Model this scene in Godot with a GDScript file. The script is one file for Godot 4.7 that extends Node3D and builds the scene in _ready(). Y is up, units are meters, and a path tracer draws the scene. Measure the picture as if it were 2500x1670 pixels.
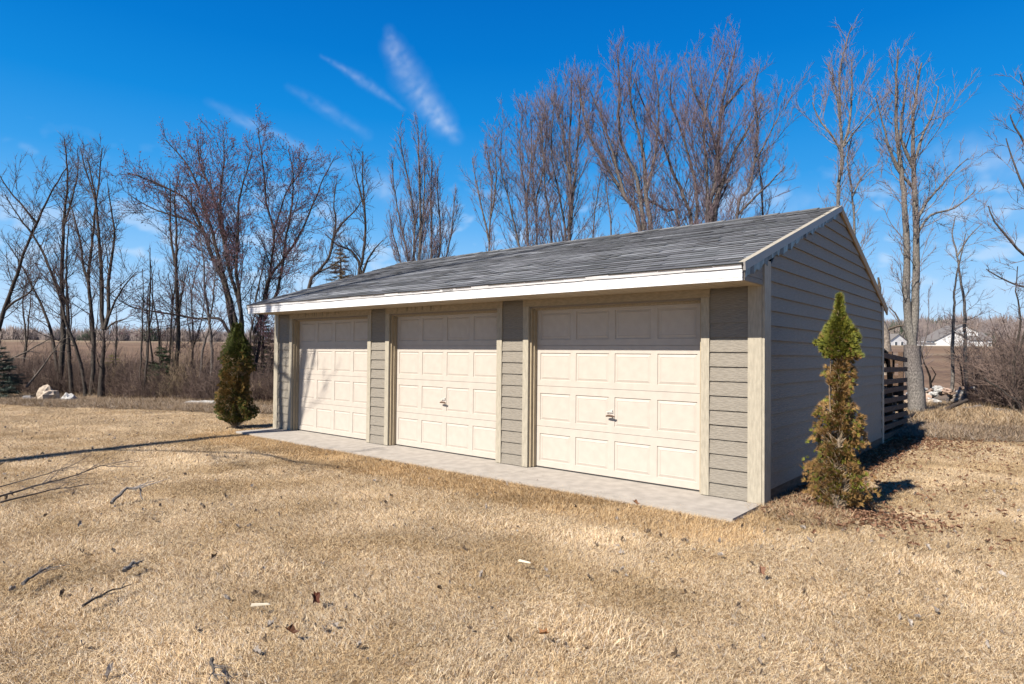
extends Node3D
# A three door garage on a dry winter lawn, bare trees behind. x runs right along the garage front, y up, z towards the viewer; the front right corner of the garage is the origin.

const EYE := Vector3(2.2814, 1.5422, 6.7937)
const AWAY := Vector3(-0.6442, 0.0, -0.7649)     # the level direction the lawn is looked across
const ACROSS := Vector3(0.7649, 0.0, -0.6442)
const SUN := Vector3(0.12, -0.945, -1.0)
const LAP := 0.159
const AIR := 0.485

var taken := {}
var M := {}
var rnd := RandomNumberGenerator.new()
var patch_noise := FastNoiseLite.new()
var fine_noise := FastNoiseLite.new()


# ---------------------------------------------------------------- helpers
class Buf:
	var v := PackedVector3Array()
	var n := PackedVector3Array()
	var c := PackedColorArray()
	var i := PackedInt32Array()

	func tri(a: Vector3, b: Vector3, d: Vector3, out: Vector3, col := Color.WHITE) -> void:
		var m := (b - a).cross(d - a)
		if m.length_squared() < 1e-16:
			return
		var flip := m.dot(out) < 0.0
		m = m.normalized() * (-1.0 if flip else 1.0)
		var k := v.size()
		v.push_back(a); v.push_back(b); v.push_back(d)
		n.push_back(m); n.push_back(m); n.push_back(m)
		c.push_back(col); c.push_back(col); c.push_back(col)
		if flip:
			i.push_back(k); i.push_back(k + 1); i.push_back(k + 2)
		else:
			i.push_back(k); i.push_back(k + 2); i.push_back(k + 1)

	func quad(a: Vector3, b: Vector3, d: Vector3, e: Vector3, out: Vector3, col := Color.WHITE) -> void:
		tri(a, b, d, out, col)
		tri(a, d, e, out, col)

	# eight corners: four round the bottom, then the four above them
	func hexa(p: Array, col := Color.WHITE) -> void:
		var mid := Vector3.ZERO
		for q in p:
			mid += q
		mid /= 8.0
		for f in [[0, 1, 2, 3], [4, 5, 6, 7], [0, 1, 5, 4], [1, 2, 6, 5], [2, 3, 7, 6], [3, 0, 4, 7]]:
			var face: Vector3 = (p[f[0]] + p[f[1]] + p[f[2]] + p[f[3]]) / 4.0
			quad(p[f[0]], p[f[1]], p[f[2]], p[f[3]], face - mid, col)

	func box(lo: Vector3, hi: Vector3, col := Color.WHITE) -> void:
		hexa([Vector3(lo.x, lo.y, lo.z), Vector3(hi.x, lo.y, lo.z), Vector3(hi.x, lo.y, hi.z), Vector3(lo.x, lo.y, hi.z), Vector3(lo.x, hi.y, lo.z), Vector3(hi.x, hi.y, lo.z), Vector3(hi.x, hi.y, hi.z), Vector3(lo.x, hi.y, hi.z)], col)

	# a beam of width w and height h from a to b
	func beam(a: Vector3, b: Vector3, w: float, h: float, col := Color.WHITE) -> void:
		var d := (b - a).normalized()
		var s := d.cross(Vector3.UP)
		s = (Vector3.RIGHT if s.length() < 0.1 else s.normalized()) * w * 0.5
		var u := s.cross(d).normalized() * h * 0.5
		hexa([a - s - u, a + s - u, b + s - u, b - s - u, a - s + u, a + s + u, b + s + u, b - s + u], col)

	# a round tube along points, tapering, with smooth normals
	func tube(pts: PackedVector3Array, r: PackedFloat32Array, sides: int, c0: Color, c1: Color, cap := false) -> void:
		var first := v.size()
		var count := pts.size()
		var side := Vector3.ZERO
		for k in count:
			var d: Vector3 = (pts[mini(k + 1, count - 1)] - pts[maxi(k - 1, 0)]).normalized()
			if k == 0:
				side = d.cross(Vector3(0.31, 0.2, 0.93)).normalized()
			side = (side - d * side.dot(d)).normalized()
			var other := d.cross(side)
			var col := c0.lerp(c1, float(k) / (count - 1))
			for j in sides:
				var a := TAU * j / sides
				var o := side * cos(a) + other * sin(a)
				v.push_back(pts[k] + o * r[k])
				n.push_back(o)
				c.push_back(col)
		for k in count - 1:
			for j in sides:
				var a := first + k * sides + j
				var b := first + k * sides + (j + 1) % sides
				i.push_back(a); i.push_back(b + sides); i.push_back(b)
				i.push_back(a); i.push_back(a + sides); i.push_back(b + sides)
		if cap:
			for e in [0, count - 1]:
				var d: Vector3 = (pts[0] - pts[1]) if e == 0 else (pts[count - 1] - pts[count - 2])
				for j in sides:
					tri(pts[e], v[first + e * sides + j], v[first + e * sides + (j + 1) % sides], d, c0.lerp(c1, float(e) / (count - 1)) * 1.4)

	# a twig: three long triangles to a point
	func spike(a: Vector3, b: Vector3, r: float, c0: Color, c1: Color) -> void:
		var d := (b - a).normalized()
		var s := d.cross(Vector3(0.36, 0.48, 0.8)).normalized()
		var t := d.cross(s)
		var k := v.size()
		for j in 3:
			var o: Vector3 = s * [1.0, -0.5, -0.5][j] + t * [0.0, 0.866, -0.866][j]
			v.push_back(a + o * r)
			n.push_back(o)
			c.push_back(c0)
		v.push_back(b)
		n.push_back(d)
		c.push_back(c1)
		i.push_back(k); i.push_back(k + 3); i.push_back(k + 1)
		i.push_back(k + 1); i.push_back(k + 3); i.push_back(k + 2)
		i.push_back(k + 2); i.push_back(k + 3); i.push_back(k)

	func mesh() -> ArrayMesh:
		var a := []
		a.resize(Mesh.ARRAY_MAX)
		a[Mesh.ARRAY_VERTEX] = v
		a[Mesh.ARRAY_NORMAL] = n
		a[Mesh.ARRAY_COLOR] = c
		a[Mesh.ARRAY_INDEX] = i
		var m := ArrayMesh.new()
		m.add_surface_from_arrays(Mesh.PRIMITIVE_TRIANGLES, a)
		return m


func numbered(called: String) -> String:
	taken[called] = taken.get(called, -1) + 1
	return called if taken[called] == 0 else "%s_%03d" % [called, taken[called]]


func tag(o: Node, label: String, category: String, group := "", kind := "") -> void:
	o.set_meta("label", label)
	o.set_meta("category", category)
	if group:
		o.set_meta("group", group)
	if kind:
		o.set_meta("kind", kind)


func thing(called: String, label: String, category: String, at := Vector3.ZERO, turn := 0.0, group := "") -> Node3D:
	var o := Node3D.new()
	o.name = numbered(called)
	add_child(o)
	o.position = at
	o.rotation.y = turn
	tag(o, label, category, group)
	return o


func put(m: Mesh, called: String, mat: Material, parent: Node, at := Vector3.ZERO) -> MeshInstance3D:
	var o := MeshInstance3D.new()
	o.mesh = m
	o.material_override = mat
	if parent == self:
		o.name = numbered(called)
	else:
		var key := "%d %s" % [parent.get_instance_id(), called]
		taken[key] = taken.get(key, -1) + 1
		o.name = called if taken[key] == 0 else "%s_%03d" % [called, taken[key]]
	parent.add_child(o, true)
	o.position = at
	return o


func many(m: Mesh, called: String, mat: Material, parent: Node, where: Array, tints: Array) -> MultiMeshInstance3D:
	var mm := MultiMesh.new()
	mm.transform_format = MultiMesh.TRANSFORM_3D
	mm.use_colors = true
	mm.mesh = m
	mm.instance_count = where.size()
	for k in where.size():
		mm.set_instance_transform(k, where[k])
		mm.set_instance_color(k, tints[k])
	var o := MultiMeshInstance3D.new()
	o.multimesh = mm
	o.material_override = mat
	o.name = numbered(called) if parent == self else called
	parent.add_child(o, true)
	o.set_meta("kind", "stuff")
	return o


func noise_map(freq: float, octaves: int, lo: float, hi: float, sd: int, size := 512) -> NoiseTexture2D:
	var f := FastNoiseLite.new()
	f.seed = sd
	f.frequency = freq
	f.noise_type = FastNoiseLite.TYPE_SIMPLEX_SMOOTH
	f.fractal_octaves = octaves
	var g := Gradient.new()
	g.set_color(0, Color(lo, lo, lo))
	g.set_color(1, Color(hi, hi, hi))
	var t := NoiseTexture2D.new()
	t.width = size
	t.height = size
	t.seamless = true
	t.noise = f
	t.color_ramp = g
	return t


# albedo given as a real-world (linear) base colour
func mat(called: String, lin: Color, rough: float, tex: Texture2D = null, scale := Vector3.ONE, relief: Texture2D = null, cm := 0.0, vertex := false) -> StandardMaterial3D:
	var m := StandardMaterial3D.new()
	m.resource_name = called
	m.albedo_color = lin.linear_to_srgb()
	m.roughness = rough
	m.metallic_specular = 0.35
	m.vertex_color_use_as_albedo = vertex
	if tex:
		m.albedo_texture = tex
	if relief:
		m.heightmap_enabled = true
		m.heightmap_texture = relief
		m.heightmap_scale = cm
	if tex or relief:
		m.uv1_triplanar = true
		m.uv1_world_triplanar = true
		m.uv1_scale = scale
	M[called] = m
	return m


func across_of(p: Vector3) -> float:
	return (p - EYE).dot(ACROSS)


func depth_of(p: Vector3) -> float:
	return (p - EYE).dot(AWAY)


func spot(d: float, s: float) -> Vector3:
	var p := EYE + AWAY * d + ACROSS * s
	p.y = ground_y(p.x, p.z)
	return p


func smooth(a: float, b: float, x: float) -> float:
	return smoothstep(a, b, x)


func ground_y(x: float, z: float) -> float:
	var p := Vector3(x, 0, z)
	var d := depth_of(p)
	var s := across_of(p)
	var t := clampf((d - 26.0) / 174.0, 0.0, 1.0)
	t = t * t * (3.0 - 2.0 * t) * 0.5 + t * 0.5
	var top := 4.5 + clampf((s + 100.0) / 200.0, 0.0, 1.0)
	var y := -0.04 + t * (top + 0.04)
	y += 9.0 * smooth(212.0, 300.0, d) * smooth(40.0, 170.0, s)
	if d > 3.0 and d < 40.0:
		y += 0.02 * patch_noise.get_noise_2d(x * 3.0, z * 3.0) * smooth(0.3, 1.6, maxf(maxf(-9.9 - x, x - 0.3), maxf(z - 1.2, -6.6 - z)))
	return y


func lawn_edge(s: float) -> float:
	return 14.9 - 0.25 * s + 0.35 * patch_noise.get_noise_2d(s * 9.0, 3.0)


# ---------------------------------------------------------------- the scene
func _ready() -> void:
	rnd.seed = 71
	patch_noise.seed = 5
	patch_noise.frequency = 0.09
	fine_noise.seed = 9
	fine_noise.frequency = 0.5
	set_camera()
	set_light()
	make_materials()
	make_ground()
	make_garage()
	make_apron()
	make_far()
	make_trees()
	make_conifers()
	make_crib()
	make_stones()
	make_undergrowth()
	make_grass()
	make_litter()


func set_camera() -> void:
	var cam := Camera3D.new()
	cam.name = "camera"
	cam.fov = 56.53
	cam.near = 0.1
	cam.far = 2000.0
	cam.transform = Transform3D(Basis(Vector3(0.76495, 0.00972, -0.64402), Vector3(0.00496, 0.99977, 0.02099), Vector3(0.64407, -0.01925, 0.76472)), EYE)
	add_child(cam)
	cam.current = true


func set_light() -> void:
	var sun := DirectionalLight3D.new()
	sun.name = "sun"
	sun.light_energy = 1.6
	sun.light_color = Color(1.0, 0.965, 0.91)
	sun.light_angular_distance = 0.5
	sun.shadow_enabled = true
	sun.directional_shadow_max_distance = 120.0
	sun.basis = Basis.looking_at(SUN.normalized(), Vector3.UP)
	add_child(sun)
	var e := Environment.new()
	e.background_mode = Environment.BG_SKY
	e.tonemap_mode = Environment.TONE_MAPPER_LINEAR
	e.tonemap_exposure = 2.2
	e.sdfgi_enabled = true
	e.ssao_enabled = true
	e.ssil_enabled = true
	var sky := Sky.new()
	var pano := PanoramaSkyMaterial.new()
	pano.panorama = ImageTexture.create_from_image(sky_picture())
	sky.sky_material = pano
	e.sky = sky
	var w := WorldEnvironment.new()
	w.name = "world"
	w.environment = e
	add_child(w)


# clear winter air that pales towards the horizon, with a few strands of high cirrus
func sky_picture() -> Image:
	var wide := 3072
	var high := 1536
	var im := Image.create(wide, high, false, Image.FORMAT_RGBF)
	var stops := [[0.0, Color(0.62, 0.78, 0.97)], [3.0, Color(0.52, 0.73, 0.96)], [7.0, Color(0.29, 0.58, 0.93)], [11.0, Color(0.13, 0.44, 0.87)], [15.0, Color(0.04, 0.33, 0.79)], [20.0, Color(0.007, 0.245, 0.70)], [25.0, Color(0.002, 0.185, 0.61)], [31.0, Color(0.001, 0.14, 0.52)], [50.0, Color(0.002, 0.10, 0.40)], [90.0, Color(0.002, 0.08, 0.34)]]
	var rows := []
	for r in high:
		var el := 90.0 - (r + 0.5) / high * 180.0
		var col: Color = Color(0.33, 0.27, 0.2)
		if el >= 0.0:
			for k in stops.size() - 1:
				if el >= stops[k][0] and el <= stops[k + 1][0]:
					var t: float = (el - stops[k][0]) / (stops[k + 1][0] - stops[k][0])
					col = stops[k][1].lerp(stops[k + 1][1], t) * AIR
		rows.append(col)
		im.fill_rect(Rect2i(0, r, wide, 1), col)
	var streak := FastNoiseLite.new()
	streak.seed = 21
	streak.frequency = 0.05
	streak.fractal_octaves = 4
	var white := Color(0.80, 0.87, 0.97) * AIR
	# thin veils low over the horizon, all the way round
	for r in range(int(high * (90.0 - 17.0) / 180.0), int(high * (90.0 - 3.5) / 180.0)):
		var el := 90.0 - (r + 0.5) / high * 180.0
		var band := smooth(3.5, 7.0, el) * (1.0 - smooth(10.0, 17.0, el))
		for x in wide:
			var a := TAU * x / wide
			var q := streak.get_noise_3d(cos(a) * 260.0, el * 9.0 + sin(a * 3.0) * 14.0, sin(a) * 260.0)
			var amt := clampf(q * 1.1 - 0.08, 0.0, 0.3) * band
			if amt > 0.01:
				im.set_pixel(x, r, rows[r].lerp(white, amt))
	# strands: azimuth from -z towards +x, elevation, half width (degrees), strength
	var strands := [
		[[-51.4, 26.6, 0.35, 0.14], [-51.0, 25.4, 0.7, 0.34], [-49.6, 23.4, 0.95, 0.34], [-48.0, 21.4, 0.85, 0.42], [-46.6, 20.0, 0.75, 0.58], [-45.4, 18.9, 0.5, 0.22]],
		[[-57.2, 24.2, 0.10, 0.1], [-55.6, 23.6, 0.18, 0.24], [-53.8, 22.8, 0.34, 0.24], [-52.0, 21.9, 0.26, 0.24], [-50.0, 20.8, 0.18, 0.06]],
		[[-66.0, 19.6, 0.3, 0.04], [-62.6, 18.3, 0.42, 0.3], [-59.6, 17.4, 0.38, 0.2], [-56.0, 15.8, 0.6, 0.12], [-51.5, 14.2, 0.9, 0.3], [-49.5, 13.4, 0.5, 0.05]],
		[[-59.8, 21.6, 0.3, 0.05], [-56.6, 20.2, 0.45, 0.16], [-53.2, 18.6, 0.4, 0.08]],
		[[-8.0, 15.6, 0.7, 0.05], [-4.0, 14.4, 1.3, 0.3], [0.5, 13.4, 1.2, 0.3], [6.0, 12.8, 0.8, 0.1]],
		[[-9.0, 10.6, 0.6, 0.05], [-3.0, 10.9, 0.8, 0.3], [4.0, 10.6, 0.9, 0.25], [12.0, 11.5, 0.7, 0.05]],
		[[-26.0, 14.2, 0.8, 0.05], [-21.5, 13.4, 1.4, 0.42], [-17.5, 12.6, 1.0, 0.25], [-13.0, 12.4, 0.6, 0.05]],
	]
	for s in strands:
		var lo := Vector2(999, 999)
		var hi := Vector2(-999, -999)
		for p in s:
			lo = lo.min(Vector2(p[0], p[1]) - Vector2(3, 3))
			hi = hi.max(Vector2(p[0], p[1]) + Vector2(3, 3))
		for r in range(int(high * (90.0 - hi.y) / 180.0), int(high * (90.0 - lo.y) / 180.0)):
			var el := 90.0 - (r + 0.5) / high * 180.0
			for xx in range(int(lo.x / 360.0 * wide), int(hi.x / 360.0 * wide)):
				var az := (xx + 0.5) / wide * 360.0
				var x := posmod(xx, wide)
				var best := 0.0
				for k in s.size() - 1:
					var a := Vector2(s[k][0] * 0.93, s[k][1])
					var b := Vector2(s[k + 1][0] * 0.93, s[k + 1][1])
					var p := Vector2(az * 0.93, el)
					var t := (p - a).dot(b - a) / (b - a).length_squared()
					var tc := clampf(t, 0.0, 1.0)
					var off := p.distance_to(a.lerp(b, tc))
					var wd: float = lerpf(s[k][2], s[k + 1][2], tc)
					var along := (float(k) + tc) * 2.2
					var n := streak.get_noise_2d(along * 22.0, off / wd * 9.0 * signf((b - a).cross(p - a)) + s[0][0]) * 0.7 + streak.get_noise_2d(az * 24.0, el * 24.0) * 0.3
					best = maxf(best, 0.68 * lerpf(s[k][3], s[k + 1][3], tc) * exp(-off * off / (wd * wd)) * clampf(0.72 + n, 0.15, 1.15))
				if best > 0.004:
					im.set_pixel(x, r, im.get_pixel(x, r).lerp(white, best))
	return im


func make_materials() -> void:
	var soft := noise_map(0.02, 4, 0.86, 1.0, 3)
	var blotch := noise_map(0.012, 5, 0.66, 1.0, 4)
	var grain := noise_map(0.03, 5, 0.0, 1.0, 6)
	var faint := noise_map(0.02, 4, 0.95, 1.0, 13)
	var speck := noise_map(0.16, 3, 0.0, 1.0, 7)
	var grit := noise_map(0.12, 3, 0.6, 1.0, 8)
	mat("siding", Color(0.226, 0.203, 0.170), 0.62, soft, Vector3(0.5, 6.0, 0.5), grain, 0.55).uv1_scale = Vector3(0.7, 7.0, 0.7)
	mat("trim", Color(0.35, 0.315, 0.25), 0.6, soft, Vector3(3.0, 0.6, 3.0), speck, 0.22)
	mat("jamb", Color(0.33, 0.27, 0.185), 0.6, soft, Vector3(3.0, 0.6, 3.0))
	mat("header", Color(0.335, 0.29, 0.215), 0.6, soft, Vector3(1.0, 3.0, 1.0), speck, 0.15, true)
	mat("door", Color(0.395, 0.355, 0.312), 0.5, faint, Vector3(0.6, 0.6, 0.6), grain, 0.02)
	mat("fascia", Color(0.60, 0.60, 0.61), 0.38, faint, Vector3(0.35, 2.0, 0.35))
	mat("rake", Color(0.22, 0.21, 0.205), 0.45, faint, Vector3(1, 1, 1))
	mat("torn", Color(0.10, 0.094, 0.10), 0.3, blotch, Vector3(3, 3, 3))
	mat("rake_back", Color(0.33, 0.24, 0.145), 0.7, faint, Vector3(1, 1, 1))
	mat("soffit", Color(0.37, 0.31, 0.225), 0.5, faint, Vector3(1, 1, 1))
	mat("gap", Color(0.02, 0.018, 0.016), 0.9)
	mat("rubber", Color(0.03, 0.03, 0.03), 0.8)
	mat("core", Color(0.2, 0.17, 0.14), 0.9)
	mat("sill", Color(0.12, 0.088, 0.066), 0.85, blotch, Vector3(1, 3, 1))
	mat("shingle", Color(1, 1, 1), 0.9, grit, Vector3(2.2, 2.2, 2.2), speck, 0.12, true)
	mat("concrete", Color(0.335, 0.305, 0.272), 0.85, soft, Vector3(0.45, 0.45, 0.45), speck, 0.08)
	mat("rust", Color(0.13, 0.075, 0.05), 0.6, blotch, Vector3(20, 20, 20))
	mat("latch", Color(0.45, 0.43, 0.40), 0.35)
	mat("ground", Color(1, 1, 1), 0.95, blotch, Vector3(0.35, 0.35, 0.35), grit, 1.2, true)
	mat("bark", Color(1, 1, 1), 0.9, noise_map(0.03, 4, 0.45, 1.0, 11), Vector3(1.6, 0.8, 1.6), grain, 0.9, true)
	mat("twig", Color(1, 1, 1), 0.9, null, Vector3.ONE, null, 0.0, true)
	var leaf := mat("leaf", Color(1, 1, 1), 0.65, null, Vector3.ONE, null, 0.0, true)
	leaf.backlight_enabled = true
	leaf.backlight = Color(0.25, 0.25, 0.25)
	leaf.cull_mode = BaseMaterial3D.CULL_DISABLED
	var straw := mat("straw", Color(1, 1, 1), 0.6, null, Vector3.ONE, null, 0.0, true)
	straw.backlight_enabled = true
	straw.backlight = Color(0.35, 0.35, 0.35)
	straw.cull_mode = BaseMaterial3D.CULL_DISABLED
	mat("slat", Color(0.125, 0.080, 0.055), 0.85, blotch, Vector3(3, 6, 0.5), grain, 0.4)
	mat("slat_end", Color(0.25, 0.19, 0.13), 0.85, blotch, Vector3(6, 6, 6))
	mat("tarp", Color(0.02, 0.021, 0.024), 0.35)
	mat("stone", Color(1, 1, 1), 0.9, blotch, Vector3(1.1, 1.1, 1.1), grain, 1.5, true)
	mat("house_wall", Color(0.56, 0.56, 0.56), 0.6)
	mat("house_roof", Color(0.13, 0.12, 0.115), 0.9)
	mat("house_glass", Color(0.06, 0.07, 0.08), 0.15)


func make_ground() -> void:
	var b := Buf.new()
	var ds := []
	var d := -14.0
	while d < 900.0:
		ds.append(d)
		d += 0.5 if d < 30.0 else (2.5 if d < 60.0 else (10.0 if d < 340.0 else 60.0))
	var cols := 150
	for r in ds.size():
		var half: float = 34.0 + maxf(ds[r] - 12.0, 0.0) * 1.35
		for k in cols + 1:
			var t := 2.0 * k / cols - 1.0
			var p := spot(ds[r], half * t)
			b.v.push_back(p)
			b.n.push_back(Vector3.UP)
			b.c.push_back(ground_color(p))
	for r in ds.size():
		for k in cols + 1:
			var at := r * (cols + 1) + k
			var px: Vector3 = b.v[r * (cols + 1) + mini(k + 1, cols)] - b.v[r * (cols + 1) + maxi(k - 1, 0)]
			var pz: Vector3 = b.v[mini(r + 1, ds.size() - 1) * (cols + 1) + k] - b.v[maxi(r - 1, 0) * (cols + 1) + k]
			var m := px.cross(pz).normalized()
			b.n[at] = m if m.y > 0.0 else -m
			if r < ds.size() - 1 and k < cols:
				b.i.append_array([at, at + cols + 1, at + 1, at + 1, at + cols + 1, at + cols + 2])
	var o := put(b.mesh(), "ground", M.ground, self)
	tag(o, "dry lawn running back to a bare brown field that rises behind the trees", "ground", "", "structure")


func ground_color(p: Vector3) -> Color:
	var d := depth_of(p)
	var s := across_of(p)
	var q := patch_noise.get_noise_2d(p.x * 6.0, p.z * 6.0)
	var lawn := Color(0.36, 0.26, 0.15).lerp(Color(0.25, 0.17, 0.09), clampf(0.5 + q, 0.0, 1.0))
	var rough := Color(0.15, 0.118, 0.09).lerp(Color(0.20, 0.155, 0.115), clampf(0.5 + q, 0.0, 1.0))
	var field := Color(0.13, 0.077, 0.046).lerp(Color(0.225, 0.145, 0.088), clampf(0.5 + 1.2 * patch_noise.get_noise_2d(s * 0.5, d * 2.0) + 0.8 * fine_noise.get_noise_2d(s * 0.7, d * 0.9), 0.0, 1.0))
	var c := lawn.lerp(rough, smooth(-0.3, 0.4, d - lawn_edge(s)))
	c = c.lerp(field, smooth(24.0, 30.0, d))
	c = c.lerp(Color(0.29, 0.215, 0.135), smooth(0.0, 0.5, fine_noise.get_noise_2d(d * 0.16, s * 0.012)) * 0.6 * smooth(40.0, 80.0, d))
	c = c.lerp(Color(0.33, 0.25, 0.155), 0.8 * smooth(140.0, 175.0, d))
	return c


# ---------------------------------------------------------------- the garage
func roof_y(z: float) -> float:
	return 2.455 + 0.3295 * (0.62 - z) if z > -3.2 else 3.714 - 0.372 * (-3.2 - z)


func make_garage() -> void:
	var g := thing("garage", "long low garage with three cream doors, taupe lap siding and grey shingle roof", "garage")
	var cols := [[-9.70, -9.08], [-6.681, -6.12], [-3.708, -3.133], [-0.672, -0.012]]
	var b := Buf.new()
	for c in cols:
		b.box(Vector3(c[0], 0.0, -0.14), Vector3(c[1], 2.31, -0.012))
	b.box(Vector3(-9.70, 2.17, -0.138), Vector3(-0.012, 2.4, -0.014))
	b.box(Vector3(-0.13, -0.2, -6.28), Vector3(-0.014, 2.42, -0.141))
	b.box(Vector3(-9.70, -0.2, -6.28), Vector3(-9.58, 2.42, -0.141))
	b.box(Vector3(-9.579, -0.2, -6.28), Vector3(-0.131, 2.42, -6.16))
	for x in [[-9.69, -9.6], [-0.12, -0.016]]:   # gable ends
		b.hexa([Vector3(x[0], 2.43, -6.25), Vector3(x[1], 2.43, -6.25), Vector3(x[1], 2.43, -0.2), Vector3(x[0], 2.43, -0.2), Vector3(x[0], 3.62, -3.25), Vector3(x[1], 3.62, -3.25), Vector3(x[1], 3.62, -3.15), Vector3(x[0], 3.62, -3.15)])
	put(b.mesh(), "wall", M.core, g)
	# siding on the four piers of the front
	for c in [[-9.591, -9.179], [-6.59, -6.199], [-3.612, -3.228], [-0.577, -0.152]]:
		for k in 15:
			var y0 := LAP * k + (0.012 if k == 0 else 0.0)
			var y1 := minf(LAP * (k + 1) + 0.02, 2.288)
			if y1 - y0 < 0.02:
				continue
			var w := Buf.new()
			var j := rnd.randf_range(-0.0015, 0.0015)
			var low := 0.0125 + j
			w.hexa([Vector3(c[0], y0, -0.012), Vector3(c[1], y0, -0.012), Vector3(c[1], y0, low), Vector3(c[0], y0, low), Vector3(c[0], y1, -0.012), Vector3(c[1], y1, -0.012), Vector3(c[1], y1, -0.006), Vector3(c[0], y1, -0.006)])
			put(w.mesh(), "siding_board", M.siding, g)
	# siding on the gable side, with butt joints
	var joints := {1: [-4.3], 2: [-2.2], 3: [-5.2], 4: [-3.0], 5: [-1.6], 6: [-4.6], 7: [-2.7], 8: [-3.7], 9: [-0.91], 10: [-5.08], 11: [-2.0], 12: [-4.1], 13: [-3.2], 14: [-3.9], 15: [-2.39], 16: [-3.9], 17: [-4.94], 18: [-1.9], 19: [-3.6], 20: [-4.5], 21: [-2.61], 22: [-3.4]}
	for k in range(1, 24):
		var y0 := -0.0286 + LAP * k
		var y1 := y0 + LAP + 0.02
		var clip := func(y: float) -> Array:
			if y < 2.40:
				return [-6.17, -0.18]
			return [maxf(-6.17, -3.2 - (3.60 - y) / 0.372), minf(-0.18, 0.62 - (y - 2.345) / 0.3295)]
		var a: Array = clip.call(y0)
		var t: Array = clip.call(y1)
		if a[1] - a[0] < 0.1:
			continue
		if t[1] - t[0] < 0.02:
			t = [-3.21, -3.19]
		var cut: float = joints.get(k, [-3.0])[0]
		var parts := [[a[0], cut - 0.0015, t[0], cut - 0.0015], [cut + 0.0015, a[1], cut + 0.0015, t[1]]]
		if cut < a[0] + 0.1 or cut > a[1] - 0.1 or cut < t[0] or cut > t[1]:
			parts = [[a[0], a[1], t[0], t[1]]]
		for q in parts:
			var w := Buf.new()
			w.hexa([Vector3(-0.013, y0, q[0]), Vector3(0.0185, y0, q[0]), Vector3(0.0185, y0, q[1]), Vector3(-0.013, y0, q[1]), Vector3(-0.013, y1, q[2]), Vector3(-0.006, y1, q[2]), Vector3(-0.006, y1, q[3]), Vector3(-0.013, y1, q[3])])
			put(w.mesh(), "siding_board", M.siding, g)
	b = Buf.new()
	b.box(Vector3(-0.012, -0.12, -6.27), Vector3(0.006, 0.135, -0.03))
	put(b.mesh(), "sill_board", M.sill, g)
	# corner boards
	for q in [[Vector3(-0.152, 0.006, -0.01), Vector3(-0.006, 2.29, 0.021)], [Vector3(-9.723, 0.006, -0.01), Vector3(-9.591, 2.29, 0.021)], [Vector3(-0.003, -0.06, -0.182), Vector3(0.022, 2.56, 0.017)], [Vector3(-0.003, -0.06, -6.32), Vector3(0.022, 2.47, -6.17)], [Vector3(-9.745, -0.06, -0.16), Vector3(-9.7245, 2.5, 0.017)]]:
		b = Buf.new()
		b.box(q[0], q[1])
		put(b.mesh(), "corner_board", M.trim, g)
	for c in cols:   # near-black strip painted in for the shade in the gap under the front boards
		b = Buf.new()
		b.box(Vector3(c[0] + 0.02, 0.0, -0.011), Vector3(c[1] - 0.02, 0.011, -0.004))
		put(b.mesh(), "base_gap", M.gap, g)
	var openings := [[-9.08, -6.681], [-6.103, -3.708], [-3.133, -0.672]]
	for n in 3:
		make_door(g, openings[n][0], openings[n][1], n)
	make_roof(g)


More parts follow.
